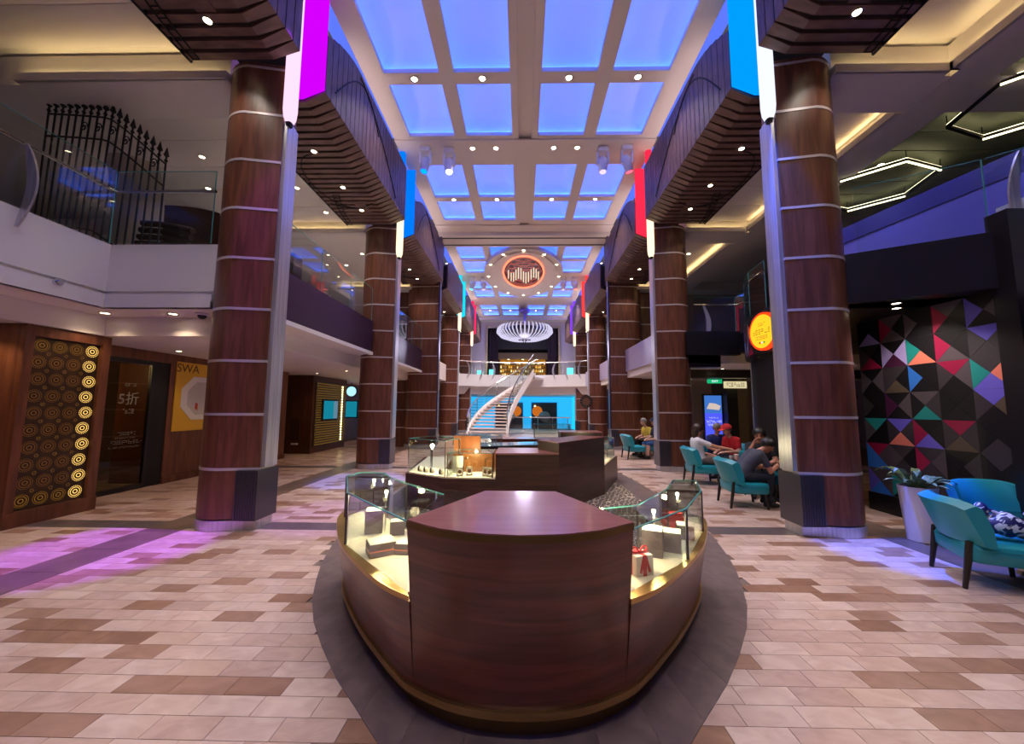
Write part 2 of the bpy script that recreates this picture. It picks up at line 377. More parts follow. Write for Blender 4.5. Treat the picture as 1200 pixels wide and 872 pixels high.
# ---- side bulkhead boxes clad in transverse slats
COLY = [5.4,10.3,15.3,20.3,25.3]
BAYS = [(.75,4.95),(5.65,9.87),(10.75,14.85),(15.8,19.9),(20.9,24.9),(25.9,29.1)]
def ztop(y, y0, y1):
    t = min((y-y0)/1.3, 1.0); return 7.75+.5*(1-(1-t)**2)
SIDE = {-1:'left', 1:'right'}
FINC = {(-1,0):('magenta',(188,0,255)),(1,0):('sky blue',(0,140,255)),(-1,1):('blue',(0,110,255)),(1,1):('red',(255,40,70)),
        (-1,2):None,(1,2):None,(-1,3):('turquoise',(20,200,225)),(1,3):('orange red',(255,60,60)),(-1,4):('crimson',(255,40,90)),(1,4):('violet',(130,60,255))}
def bulkhead(s, k, y0, y1):
    near_ = 'the perforated gold screen' if s < 0 else 'the triangle patterned wall'
    where = ['hanging over the floor before the first column','between first and second column','between second column and wide pier','just past the wide pier','between the fourth and fifth columns','beside the dark stage portal'][k]
    side = 'on the shop poster side' if s < 0 else 'on the seating side'
    o = thing('slatted_bulkhead', f'brown slatted bulkhead {where} {side}', 'bulkhead', (s*4.1,y0,6.6), 'slatted bulkheads above the columns')
    X = lambda v: s*v
    core = MB()
    n = 10
    rings = []
    for i in range(n+1):
        y = y0+.01+(y1-y0-.02)*i/n; zt = ztop(y,y0,y1)-.02
        rings.append([(X(3.34),y,zt),(X(3.34),y,6.78),(X(3.67),y,6.64),(X(4.86),y,6.64),(X(4.86),y,zt)])
    core.loft(rings); part('core', core, mat('bulkhead_core',(38,28,30),.6), o)
    m = 24; wd = (y1-y0)/m
    for i in range(m):
        a, b_ = y0+i*wd+.032, y0+(i+1)*wd-.032
        za, zb = ztop(a,y0,y1), ztop(b_,y0,y1)
        def sec(y, zt, g): return [(X(3.30),y-g,zt),(X(3.30),y-g,6.75),(X(3.65),y,6.6),(X(4.88),y,6.6),(X(4.88),y,6.645),(X(3.665),y,6.645),(X(3.345),y-g,6.785),(X(3.345),y-g,zt)]
        part('slat', MB().loft([sec(a,za,.023),sec(b_,zb,-.023)]), W_SLAT, o, smooth=False)
    blk = BLACKM
    part('edge_trim', MB().box(X(4.88),X(4.91),y0,y1,6.59,6.66), BLACKM, o)
    part('added_uplight', MB().box(X(3.55),X(3.62),y0+1.0,y1-.1,8.235,8.26), emis('added_uplight_glow',(255,226,222),9), o)  # unseen strip added on top to brighten the ceiling beams
    inl = []
    if k <= 2:
        pa = [(X(3.293), y0+.3+1.9*t, 7.0+1.1*math.sin(t*PI*.8)) for t in [i/14 for i in range(15)]]
        pb = [(X(3.293), y0+1.2+2.2*t, 8.15-1.25*t**1.6) for t in [i/14 for i in range(15)]]
        pc = [(X(4.25+.55*math.cos(t)), y0+2.3+1.0*math.sin(t), 6.594) for t in [-PI/2+PI*i/16 for i in range(17)]]
        pd = [(X(3.75+1.05*t), y0+3.1+.22*math.sin(t*PI), 6.594) for t in [i/12 for i in range(13)]]
        for p in (pa,pb,pc,pd): part('inlay_line', MB().tube(p,.012,5), blk, o)
        # ladder-like curved inlay and flat plate
        c1 = [(X(4.55+.28*math.sin(t*1.5)), y1-1.5+1.45*t, 6.593) for t in [i/10 for i in range(11)]]
        c2 = [(X(4.40+.33*math.sin(t*1.5)), y1-1.5+1.45*t, 6.593) for t in [i/10 for i in range(11)]]
        for p in (c1,c2): part('inlay_line', MB().tube(p,.012,5), blk, o)
        for a, b_ in zip(c1,c2): part('inlay_rung', MB().tube([a,b_],.009,4), blk, o)
        part('plate', MB().box(X(3.95),X(4.2),y1-1.15,y1-.7,6.59,6.605), W_SLAT, o)
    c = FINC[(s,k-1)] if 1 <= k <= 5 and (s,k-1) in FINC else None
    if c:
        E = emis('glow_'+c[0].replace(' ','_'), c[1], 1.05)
        part('emissive_panel', MB().prismy([(X(3.31),6.77),(X(3.66),6.62),(X(3.78),6.62),(X(3.78),8.78),(X(3.31),8.78)], y0-.03, y0-.004), E, o, label=f'{c[0]} light painted on the end face')  # coloured light falling on the end wall, painted as an emissive face
    for dy in ([.9,1.9,2.8] if k == 5 else [1.2,2.4,3.4] if k else [2.6,3.6]):
        downlight(s*4.15, y0+dy, 6.588, 'small downlight in the brown slatted underside of a bulkhead', 'downlights in the bulkheads', 45 if k < 3 else 30, .9, 110)
    return o
for s in (-1,1):
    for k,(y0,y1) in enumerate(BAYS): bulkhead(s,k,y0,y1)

# ---- columns
def col_poly(s, yc, off=0, r=.49, xi=3.52, hw=.40, xc=4.02, fd=.3):
    pts = [(s*(xi-off), yc-hw-off*.8)]
    n = 18
    for i in range(n+1):
        a = -PI/2+PI*i/n; pts.append((s*(xc+(r+off)*math.cos(a)), yc+(r+off)*math.sin(a)))
    pts.append((s*(xi-off), yc-hw+fd+off*.8))
    return pts
RZ = [.78+.715*i for i in range(9)]
def column(s, i, yc):
    c = FINC[(s,i)]
    pier = i == 2
    if pier: lab = f'wide walnut pier with dark fin rising to the ceiling, on the {"shop" if s<0 else "seating"} side'
    else:
        extra = {(-1,0):'beside the shop poster',(1,0):'beside the triangle patterned wall',(-1,1):'near the perforated kiosk',(1,1):'behind the seated group',(-1,3):'beside the staircase',(1,3):'near the round wall clock',(-1,4):'behind the staircase',(1,4):'by the aqua wall'}[(s,i)]
        lab = f'steel ringed walnut column with {c[0]} light at the top {extra}'
    o = thing('column', lab, 'column', (s*4.02,yc,0), 'ringed walnut columns')
    kw = dict(r=.49, xi=3.52, hw=.40, xc=4.02) if not pier else dict(r=.45, xi=3.45, hw=.5, xc=4.35)
    P = lambda off=0: col_poly(s, yc, off, **kw)
    part('plinth', MB().prism(P(.012), .004, .13), STEEL, o)
    zs = [.13]+RZ
    top = 6.585 if not pier else 6.8
    for a, b_ in zip(zs, RZ+[None]):
        if b_ is None: b_ = top
        if b_-a < .05: continue
        part('wood_panel', MB().prism(P(), a+.017, b_-.017), W_COL, o)
    for z in RZ: part('ring', MB().prism(P(.006), z-.0175, z+.0175), RINGM, o)
    X = lambda v: s*v
    # fluted steel foot on the inner corner
    f = part('fluted_foot', MB().box(X(kw['xi']-.05),X(kw['xi']+.24),yc-kw['hw']-.09,yc-kw['hw']+.33,.135,.77), STEEL_D, o)
    for q in range(9):
        x = kw['xi']-.035+q*.031
        part('flute', MB().box(X(x),X(x+.014),yc-kw['hw']-.1,yc-kw['hw']-.088,.14,.765), STEEL_D, f)
    ft = 5.72 if not pier else 8.8
    part('steel_fin', MB().box(X(kw['xi']-.06),X(kw['xi']-.001),yc-kw['hw']+.02,yc-kw['hw']+.27,.8,ft), STEEL if not pier else mat('dark_steel_fin',(96,84,104),.3,.8), o)
    if pier:
        part('shaft', MB().box(X(3.46),X(3.9),yc-.4,yc+.4,6.8,8.8), mat('fin_brown',(60,40,46),.4), o)
        part('shaft_back', MB().box(X(4.85),X(5.6),yc+.1,yc+.6,0,6.6), W_COL, o)
        for z in RZ: part('ring', MB().box(X(4.84),X(5.61),yc+.09,yc+.61,z-.0175,z+.0175), STEEL, o)
    if c:
        low = emis('tube_cream',(255,232,190),1.3) if i else emis('tube_white_'+c[0].replace(' ','_'), (255,205,240) if s<0 else (225,232,255), 1.0)
        zb, zm = 5.7, 7.2
        def tb(z, k): return [(X(3.45+dx*k),yc-.36+dy*k,z) for dx,dy in ((-.05,-.09),(.05,-.09),(.08,-.05),(.08,.05),(.05,.09),(-.05,.09),(-.08,.05),(-.08,-.05))]
        t = part('light_tube', MB().loft([tb(zb,.55),tb(zb+.1,.9),tb(zb+.2,1),tb(zm if i else 8.8,1)]), low, o)
        part('end_cap', MB().loft([tb(zb-.05,.4),tb(zb,.56)]), BLACK, t)
        if i: part('light_tube', MB().loft([tb(zm,.95),tb(8.8,.95)]), emis('glow_'+c[0].replace(' ','_'), c[1], 1.05), o)  # coloured light striking the upper tube is painted in as glow
    return o
for s in (-1,1):
    for i, yc in enumerate(COLY): column(s,i,yc)

# ---- upper side ceilings with coves
JM = CEIL_D
for s in (-1,1):
    xe = 7.65 if s < 0 else 6.05
    st = struct('ceiling_left' if s < 0 else 'ceiling_right', MB().box(s*4.9,s*14.5,-6,30,6.95,7.05), CEIL)
    y = -1.0                                   # recessed panels above the near bay
    while y < 4.9:
        part('ceiling_panel', MB().box(s*4.9,s*(xe+.3),y,y+.59,6.9,6.95), CEIL, st, bevel=.006); y += .6
    for yc in COLY[:4]:
        part('cross_beam', MB().box(s*4.45,s*14.5,yc-.28,yc+.4,6.425,6.9), CEIL, st)
        part('cove_lip', MB().box(s*4.45,s*(xe),yc-.38,yc-.34,6.42,6.54), CEIL, st)
        part('cove_shelf', MB().box(s*4.45,s*(xe),yc-.36,yc-.28,6.42,6.45), CEIL, st)
        part('cove_cap', MB().box(s*4.43,s*4.46,yc-.38,yc-.28,6.42,6.54), CEIL, st)
        part('cove_light', MB().box(s*4.55,s*(xe-.05),yc-.335,yc-.30,6.46,6.49), E_COVE, st)
    if s > 0:
        part('long_beam', MB().box(6.15,6.8,-4,24,6.42,6.9), CEIL, st)
        for a, b_ in ((-3,5.02),(5.82,9.9),(10.72,14.9)):
            part('cove_lip', MB().box(6.03,6.07,a,b_,6.42,6.54), CEIL, st)
            part('cove_shelf', MB().box(6.05,6.15,a,b_,6.42,6.45), CEIL, st)
            part('cove_light', MB().box(6.09,6.12,a+.1,b_-.12,6.46,6.49), E_COVE, st); part('cove_cap', MB().box(6.03,6.15,b_-.04,b_-.001,6.42,6.54), CEIL, st)
        y = 1.0
        while y < 9.4:
            part('ceiling_panel', MB().box(6.82,13.8,y,y+.48,6.62,6.68), GREENC, st, bevel=.006); y += .5
    y = 5.85
    while y < 9.85:
        part('ceiling_panel', MB().box(s*4.9,s*(8.5 if s < 0 else 6.1),y,y+.79,6.68,6.75), CEIL, st, bevel=.006); y += .8
    for yc0, yc1 in ((10.75,14.9),(15.8,19.9)):
        part('ceiling_panel', MB().box(s*4.9,s*9,yc0,yc1,6.7,6.75), CEIL, st)
# ================================================================== SIDE DECKS AND WALLS
# ---- left: upper deck slab, soffit, fascias
fl = struct('floor_upper_left', MB().prism([(-6.12,-4),(-6.12,5.22),(-4.5,5.22),(-4.5,5.9),(-4.1,5.9),(-4.1,24.2),(-14,24.2),(-14,-4)], 3.0, 3.86), WHITE)
struct('ceiling_lower_left', MB().prism([(-6.66,-4),(-6.66,5.75),(-4.65,5.75),(-4.65,24),(-14,24),(-14,-4)], 2.7, 2.999), WHITE)
t1 = MB().box(-6.12,-6.08,-4,5.2,3.25,3.95).box(-6.12,-6.05,-4,5.17,3.0,3.2).box(-6.12,-6.035,-4,5.155,3.0,3.09)
t1.box(-6.08,-4.5,5.2,5.24,3.25,3.95).box(-6.05,-4.5,5.17,5.24,3.0,3.2).box(-6.035,-4.5,5.155,5.24,3.0,3.09).box(-6.2,-4.5,5.24,5.32,3.86,3.95).box(-6.2,-6.12,-4,5.3,3.86,3.95)
struct('trim_1', t1, WHITE_G, 'white moulded balcony fascia')
struct('trim_2', MB().box(-4.1,-4.04,5.92,9.78,3.05,3.88).box(-4.1,-4.04,10.8,14.7,3.05,3.88), PURPLE, 'aubergine balcony fascia')
struct('trim_3', MB().box(-4.1,-4.0,5.92,9.78,2.97,3.05).box(-4.1,-4.0,10.8,14.7,2.97,3.05), WHITE)
struct('wall_left', MB().box(-14.2,-14,-6,30,0,7), mat('dark_wall',(58,42,40),.6))
struct('wall_right', MB().box(14,14.2,-6,30,0,7), mat('lavender_wall',(150,146,196),.5))

def blade_post(parent, x, y, z0, z1, dirv, bulge=.13):
    d = Vector(dirv); mb = MB(); n = 12; rings = []
    for i in range(n+1):
        t = i/n; z = z0+(z1-z0)*t; off = bulge*math.sin(t*PI)*1.0; wd = .012+.05*math.sin(t*PI)**.7
        c = Vector((x,y,z))+d*off; a = d*wd; b_ = Vector((-d.y,d.x,0))*.012
        rings.append([c-a-b_, c+a-b_, c+a+b_, c-a+b_])
    mb.loft(rings); return part('blade_post', mb, STEEL, parent)
def balustrade(name, label, pts, z0, z1, rail, posts=(), n_each=None, group='glass balcony railings', railm=CHROME, inset=.015):
    o = thing(name, label, 'railing', (pts[0][0],pts[0][1],z0), group)
    for a, b_ in zip(pts, pts[1:]):
        L = math.dist(a,b_); n = max(1, round(L/1.45)) if n_each is None else n_each
        for k in range(n):
            p = [a[i]+(b_[i]-a[i])*(k/n+inset/L) for i in (0,1)]; q = [a[i]+(b_[i]-a[i])*((k+1)/n-inset/L) for i in (0,1)]
            g = part('glass_pane', MB().bar((p[0],p[1],(z0+z1)/2),(q[0],q[1],(z0+z1)/2),.014,z1-z0), GLASS, o, smooth=False)
            part('pane_edge', MB().bar((q[0],q[1],z0),(q[0],q[1],z1),.014,.008,up=(1,0,0)), GEDGE, g)
            part('pane_edge', MB().bar((p[0],p[1],z1+.002),(q[0],q[1],z1+.002),.015,.005), GEDGE, g)
    if rail: part('handrail', MB().tube([(x,y,rail) for x,y in pts], .02, 8), railm, o)
    for x, y, dv in posts: blade_post(o, x, y, z0-.25, rail or z1, dv)
    return o
balustrade('glass_balustrade','clear glass railing with curved steel blade on the white balcony',[(-6.05,1.3),(-6.05,5.16),(-4.55,5.16)],3.95,5.05,4.74,[(-6.03,4.15,(1,0,0)),(-6.03,1.9,(1,0,0))])
balustrade('glass_balustrade','clear glass railing above the aubergine fascia beside the kiosk',[(-4.06,5.95),(-4.06,9.75)],3.88,4.75,None,n_each=3)
balustrade('glass_balustrade','clear glass railing between the blue-lit column and wide pier',[(-4.06,10.8),(-4.06,14.7)],3.88,4.75,None,n_each=3)

# ---- upper left lounge: iron fence, pale curved wall, dark curved bulkhead
o = thing('iron_fence','black wrought iron fence with spear tips behind the balcony glass','fence',(-6.8,5.5,3.86))
def fence_pt(t): return (-7.7+1.85*t, 5.5+.15*t*t, 6.4-.1*t-1.2*max(0,t-.5)**1.1*1.2)
for k in range(18):
    x, y, zt = fence_pt(k/17); lean = .07*math.sin(k/17*PI)
    part('bar', MB().tube([(x-lean,y,3.88),(x-lean*.3,y,3.9+(zt-3.9)*.5),(x+lean*.4,y,zt)],.014,6), BLACKM, o)
    part('spear_tip', MB().lathe([(.014,0),(.04,.03),(.03,.06),(.003,.17)],(x+lean*.42,y,zt),8), BLACKM, o)
    part('collar', MB().ball((x+lean*.4,y,zt-.06),.026,8,6), BLACKM, o)
for dz in (.12,.5,2.0):
    part('rail', MB().tube([(fence_pt(k/17)[0]+(.03 if dz<1 else -.05)*math.sin(k/17*PI),fence_pt(k/17)[1],fence_pt(k/17)[2]-dz) for k in range(18)],.014,6), BLACKM, o)
for k in range(5,16,2):
    x, y, z = fence_pt(k/17); z -= .31
    part('scroll', MB().tube([(x+.05+.06*(1-i/26)*math.cos(i*.42),y,z+.09*(1-i/26)*math.sin(i*.42)) for i in range(24)],.009,5), BLACKM, o)
single('curved_wall', MB().grid(lambda u,v:(-7.95+1.0*u+.2*math.sin(v*PI), 6.6-.35*math.sin(u*PI), 3.86+2.3*v), 10, 8), mat('cream_wall',(190,176,160),.6), 'cream curved wall standing behind the iron fence','wall',(-7.2,6.5,3.86))
mbk = MB(); arc = [(-7.6+2.9*i/12, 7.3, 5.75-1.05*(i/12)**2.2) for i in range(13)]
mbk.loft([[(x,7.3,3.87),(x,7.3,z),(x,7.6,z),(x,7.6,3.87)] for x,_,z in arc])
single('curved_bulkhead', mbk, mat('dark_walnut_bulkhead',(46,26,22),.25), 'dark wooden bulkhead with a sloping curved top behind the balcony glass','bulkhead',(-6,7.4,3.87))
o = thing('ribbed_bench','ribbed dark bench with rounded brass-tinted ribs behind the balcony glass','bench',(-6.2,6.2,3.87))
for k in range(5):
    part('rib', MB().tube([(-6.75+i*.13,6.15+.02*k,4.28+.13*k-.012*i*i*.25) for i in range(8)],.055,8), mat('bench_rib',(92,74,62),.25,.5), o)
part('base', MB().box(-6.8,-5.75,6.15,6.7,3.88,4.25), BLACK, o)
LU = 'small warm downlight in the upper lounge ceiling'
for x,y in ((-5.6,6.6),(-6.6,7.1),(-5.3,8.2),(-6.4,9.0),(-5.2,9.3),(-7.4,8.2),(-5.4,12),(-6.4,13),(-5.4,17)): downlight(x,y,6.67 if y<10 else 6.69,LU,'downlights in the upper lounge',40,.9)
sp = single('ceiling_speaker', MB().lathe([(.16,0),(.16,-.015),(.13,-.02),(.12,-.012),(.001,-.014)],(-6.95,3.6,6.9),20), CEIL, 'round grey speaker grille in the pale panelled ceiling','speaker',(-6.95,3.6,6.9))

# ---- left ground: perforated screen
o = thing('screen_wall','walnut framed screen with rows of gold ring motifs','screen',(-6.72,5.36,0))
part('frame', MB().box(-8.6,-6.78,4.85,5.9,0,2.695), W_WALL, o)
part('stile', MB().box(-6.78,-6.7,4.85,4.95,0,2.695), W_WALL, o); part('stile', MB().box(-6.78,-6.7,5.78,5.9,0,2.695), W_WALL, o)
part('top_rail', MB().box(-6.78,-6.7,4.95,5.78,2.55,2.695), W_WALL, o); part('bottom_rail', MB().box(-6.78,-6.69,4.84,5.91,.0,.2), W_WALL, o)
pnl = part('panel', MB().box(-6.78,-6.755,4.95,5.78,.2,2.55), mat('bronze_panel',(58,40,26),.35,.3,rgb2=(74,52,34)), o)
GOLD = mat('gold_inlay',(176,132,64),.4,.5); GOLDL = emis('gold_painted_glint',(255,205,110),1.15); GOLDM = emis('gold_painted_glint_soft',(190,130,50),.3)  # emissive golds: light reflected by the inlay, painted as glow
def ring_mb(r0, r1, n=20, c=(0,0), x=0):
    mb = MB()
    mb.add([(x, c[0]+r*math.cos(2*PI*i/n), c[1]+r*math.sin(2*PI*i/n)) for r in (r0,r1) for i in range(n)], [(i,(i+1)%n,n+(i+1)%n,n+i) for i in range(n)])
    return mb
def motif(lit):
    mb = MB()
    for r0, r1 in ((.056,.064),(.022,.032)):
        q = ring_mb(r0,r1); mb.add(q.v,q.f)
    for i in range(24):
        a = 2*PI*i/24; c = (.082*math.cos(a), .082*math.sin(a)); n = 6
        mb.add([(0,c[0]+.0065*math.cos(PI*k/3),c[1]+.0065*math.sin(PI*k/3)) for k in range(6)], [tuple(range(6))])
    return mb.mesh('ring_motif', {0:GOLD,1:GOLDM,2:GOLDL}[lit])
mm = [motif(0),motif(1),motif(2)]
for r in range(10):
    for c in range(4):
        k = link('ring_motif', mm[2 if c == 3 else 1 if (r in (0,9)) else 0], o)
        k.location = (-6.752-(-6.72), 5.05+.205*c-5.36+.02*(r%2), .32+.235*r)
dm = MB()
for i in range(6):
    a = 2*PI*i/6; dm.add([(0,.02*math.cos(a)+.006*math.cos(PI*k/3),.02*math.sin(a)+.006*math.sin(PI*k/3)) for k in range(6)],[tuple(range(6))])
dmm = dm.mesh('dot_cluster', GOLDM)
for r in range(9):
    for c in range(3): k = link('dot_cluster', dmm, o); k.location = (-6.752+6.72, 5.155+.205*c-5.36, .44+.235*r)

# ---- shop front with dark glass door and poster
wl = MB().box(-8.6,-7.5,5.9,6.3,0,2.7).box(-8.6,-7.5,6.3,7.8,2.5,2.7).box(-8.6,-7.5,7.8,11.8,0,2.7)
struct('wall_shop', wl, W_WALL, 'walnut shop wall')
struct('baseboard_left', MB().box(-7.5,-7.47,7.8,11.8,0,.14), W_WALL)
d = tag(link('door_1', MB().box(-7.56,-7.5,6.3,6.36,0,2.5).box(-7.56,-7.5,7.4,7.46,0,2.5).box(-7.56,-7.5,6.36,7.4,2.42,2.5).box(-7.56,-7.5,6.36,7.4,0,.09).mesh('door_1', BLACK)), 'black framed sliding glass shop door', kind='structure')
ORG[d.name] = (0,0,0)
part('glass_pane', MB().box(-7.535,-7.525,6.36,7.4,.09,2.42), GLASS_D, d)
part('side_panel', MB().box(-7.58,-7.52,7.46,7.8,0,2.5), BLACKM, d)
part('door_handle', MB().box(-7.5,-7.46,6.4,6.42,.95,1.15), CHROME, d)
TXT = mat('frosted_print',(120,122,120),.6)
tr = (R(90),0,R(90))
text('door_lettering', '5折', .26, (-7.515,7.02,1.72), tr, TXT, d)
def strokes(parent, c, ud, rows, m, seed=1, n=(0,0,0)):
    # rows of tiny bars standing for print too small to read: (width, height, drop)
    rnd = random.Random(seed); c = Vector(c); ud = Vector(ud); nd = Vector(n)*.002
    for wdt, h, dz in rows:
        mb = MB(); x = -wdt/2
        while x < wdt/2:
            ww = h*rnd.uniform(.25,.6); p = c+ud*(x+ww/2)+Vector((0,0,-dz))+nd
            for q in (-.35,0,.35): 
                if rnd.random() < .75: mb.bar(p-ud*ww/2+Vector((0,0,q*h)), p+ud*ww/2+Vector((0,0,q*h)), .002, h*.14)
            x += ww*1.5
        part('print_line', mb, m, parent, smooth=False)
strokes(d, (-7.515,7.03,1.5), (0,1,0), [(.2,.1,0),(.3,.07,.42),(.36,.035,.5),(.62,.075,.58),(.55,.035,.67),(.2,.06,-.5)], TXT)
room = MB().box(-10.5,-10.4,5.9,13,0,2.7)
struct('wall_shop_back', room, mat('beige_shop',(176,152,112),.6))
o = thing('shop_counter','dark shop counter seen through the glass door','counter',(-9.3,6.9,0))
part('body', MB().box(-9.8,-9.0,6.2,7.6,0,.9), BLACKM, o); part('top', MB().box(-9.85,-8.95,6.15,7.65,.9,.94), mat('shop_top',(190,176,150),.4), o)
lamp('shop_lamp','POINT',(-8.6,6.5,2.4),70,(255,225,170),None,.15)
o = thing('poster','yellow shop poster with white octagon and dark lettering','poster',(-7.49,8.5,1.8))
part('sheet', MB().box(-7.498,-7.48,7.92,9.2,1.06,2.56), mat('poster_yellow',(226,176,44),.45), o)
part('octagon', MB().prismx([(8.55+.52*math.cos(PI/8+PI/4*i)*1.0, 1.78+.52*math.sin(PI/8+PI/4*i)) for i in range(8)], -7.48,-7.474), mat('poster_white',(232,228,222),.5), o)
part('octagon_edge', MB().prismx([(8.6+.4*math.cos(PI/8+PI/4*i), 1.78+.4*math.sin(PI/8+PI/4*i)) for i in range(8)], -7.475,-7.471), mat('poster_grey',(206,200,196),.5), o)
part('red_mark', MB().prismx([(8.42,1.55),(8.5,1.5),(8.5,1.66),(8.44,1.68)], -7.472,-7.469), mat('poster_red',(196,70,30),.5), o)
text('lettering','SWA',.26,(-7.476,8.19,2.42),tr,mat('poster_ink',(96,70,20),.6),o)
# ---- perforated kiosk further on
o = thing('kiosk','dark walnut kiosk block with gold lattice and wall screen','kiosk',(-8.2,13,0))
part('body', MB().box(-10,-7.3,12.9,15.4,0,2.69), mat('kiosk_walnut',(70,38,24),.4,rgb2=(88,50,32),scale=(7,7,.8)), o)
lm = bpy.data.materials.new('gold_lattice'); lm.use_nodes = True; nt = lm.node_tree; b = nt.nodes['Principled BSDF']; b.inputs['Roughness'].default_value=.4
part('lattice_panel', MB().box(-7.3,-7.27,13.05,15.25,.2,2.5), mat('lattice_back',(60,42,24),.4), o)
g = MB()
for r in range(26):
    for c in range(24): g.box(-7.27,-7.262,13.1+c*.09+.045*(r%2),13.135+c*.09+.045*(r%2),.26+r*.086,.295+r*.086)
q = part('lattice_dots', g, emis('lattice_glow',(255,190,80),.17), o); q['kind'] = 'stuff'
for k in range(22): part('led', MB().box(-7.27,-7.25,14.93,15.0,.3+k*.098,.36+k*.098), emis('led_white',(255,236,170),3), o)
sc = part('screen', MB().box(-7.26,-7.2,13.45,14.55,1.12,1.86), BLACK, o)
part('display', MB().box(-7.2,-7.197,13.49,14.2,1.16,1.82), emis('screen_teal',(20,128,150),.8), sc)
part('display', MB().box(-7.2,-7.197,14.2,14.51,1.16,1.82), emis('screen_pale',(96,130,150),.8), sc)
fr = part('hatch', MB().box(-8.02,-7.68,12.885,12.9,.45,1.2), mat('kiosk_hatch',(60,32,22),.4), o)
part('socket', MB().box(-7.95,-7.85,12.88,12.9,.3,.36), WHITE, o); part('socket', MB().box(-7.82,-7.72,12.88,12.9,.3,.36), WHITE, o)
dr = part('door', MB().box(-8.75,-8.15,12.885,12.9,.03,2.45), mat('kiosk_hatch',(60,32,22),.4), o)
part('handle', MB().box(-8.3,-8.18,12.86,12.885,1.02,1.06), CHROME, dr)
struct('wall_shop_far', MB().box(-9,-8.4,15.4,24,0,2.7), W_WALL)
o = thing('wall_screen','blue lit wall screen past the gold lattice kiosk','screen',(-7.6,17,1.5))
part('case', MB().box(-8.4,-7.5,17.0,17.1,1.1,1.9), BLACK, o); part('display', MB().box(-8.3,-7.55,16.99,17.0,1.15,1.85), emis('screen_teal',(20,128,150),.8), o)
o = thing('round_screen','round pale blue lit sign hanging near the kiosk','sign',(-7.7,16.8,2.3))
part('hanger', MB().cyl((-7.75,16.86,2.5),(-7.75,16.86,2.7),.015), BLACK, o); part('rim', MB().cyl((-7.75,16.82,2.3),(-7.75,16.9,2.3),.26,n=24), BLACK, o); part('face', MB().cyl((-7.75,16.81,2.3),(-7.75,16.82,2.3),.22,n=24), emis('sign_ice',(170,225,235),1.0), o)
LS = 'round downlight in the white soffit under the balcony'
for x,y,z in ((-6.4,3.6,3.0),(-6.35,5.45,3.0),(-5.35,5.5,3.0),(-7.0,4.5,2.7),(-5.3,6.3,2.7),(-6.9,7.3,2.7),(-6.6,9.6,2.7),(-5.4,11.3,2.7),(-6.8,12.2,2.7),(-5.4,13.4,2.7),(-6.4,14.5,2.7),(-5.4,15.8,2.7),(-6.6,17.2,2.7)):
    downlight(x,y,z,LS,'downlights under the left balcony',22,1.0,120,color=(255,222,180))
o = thing('security_camera','black dome security camera under the white balcony','camera',(-4.9,5.5,3.0))
part('base', MB().lathe([(.09,0),(.09,-.03),(.07,-.035)],(-4.9,5.5,3.0),16), WHITE_G, o); part('dome', MB().ball((-4.9,5.5,2.965),(.06,.06,.055),14,8), BLACK, o)
single('sprinkler_head', MB().lathe([(.03,0),(.03,-.03),(.012,-.04),(.012,-.08),(.03,-.085),(.001,-.09)],(-5.0,7.0,2.7),12), CHROME, 'small metal sprinkler head under the left balcony', 'sprinkler',(-5.0,7.0,2.7))
single('fascia_spot', MB().cyl((-6.055,4.6,3.18),(-6.01,4.6,3.18),.045,n=14).cyl((-6.01,4.6,3.18),(-5.99,4.6,3.18),.03,n=14), CHROME, 'small round metal knob light on the white fascia', 'light',(-6.05,4.6,3.18))

# ================================================================== RIGHT SIDE
fr_ = struct('floor_upper_right', MB().prism([(6.2,-4),(6.2,4.75),(5.7,4.75),(4.35,5.22),(4.35,5.6),(5.0,6.3),(4.8,7.2),(4.9,8.1),(5.2,8.8),(5.6,9.2),(5.6,9.95),(4.1,9.95),(4.1,24.2),(14,24.2),(14,-4)], 3.05, 3.55), BLACK)
struct('trim_4', MB().box(6.08,6.2,-4,4.75,3.05,4.2), WHITE_G, 'white balcony fascia')
def mural(rect_fn, ny, nz, parent, cols, seed, th):
    rnd = random.Random(seed)
    for j in range(nz):
        for i in range(ny):
            c = rect_fn(i+.5, j+.5); P = [rect_fn(i,j),rect_fn(i+1,j),rect_fn(i+1,j+1),rect_fn(i,j+1)]
            for k in range(4):
                a, b_ = P[k], P[(k+1)%4]
                cn = tuple((a[q]+b_[q]+c[q])/3 for q in range(3))
                tri = [tuple(cn[q]+(p[q]-cn[q])*.985 for q in range(3)) for p in (a,b_,c)]
                n = (Vector(tri[1])-Vector(tri[0])).cross(Vector(tri[2])-Vector(tri[0])).normalized()
                if n.x > 0: n = -n
                hi = [tuple(Vector(p)+n*th) for p in tri]
                m = rnd.choices(cols[0], cols[1])[0]
                part('triangle_tile', MB().loft([tri,hi]), m, parent, smooth=False)
TRI = [mat('tri_'+n, c, .42) for n,c in (('black',(22,19,24)),('charcoal',(58,51,57)),('grey',(84,74,80)),('plum',(70,24,58)),('bronze',(88,74,62)),('teal',(30,138,134)),('crimson',(150,22,66)),('salmon',(226,124,104)),('lavender',(176,160,220)),('violet',(104,92,200)),('blue',(52,120,214)))]
TW_ = [30,26,18,2,3,5,6,3,4,3,2]
mw = struct('wall_mural', MB().box(5.66,5.95,4.5,6.4,0,3.05), BLACKM, 'black wall faced with coloured triangle tiles')
mural(lambda i,j:(5.66, 4.46+.388*i, .28+.395*j), 5, 7, mw, (TRI,TW_), 11, .006)
struct('baseboard_right', MB().box(5.62,5.66,4.5,6.4,0,.28), BLACK)
struct('trim_5', MB().box(5.6,5.85,4.28,4.5,0,3.95), BLACK, 'black corner pillar')
bb = MB().prism([(4.33,5.16),(5.62,4.42),(5.7,4.5),(5.7,5.3),(4.33,5.4)],3.05,3.74)
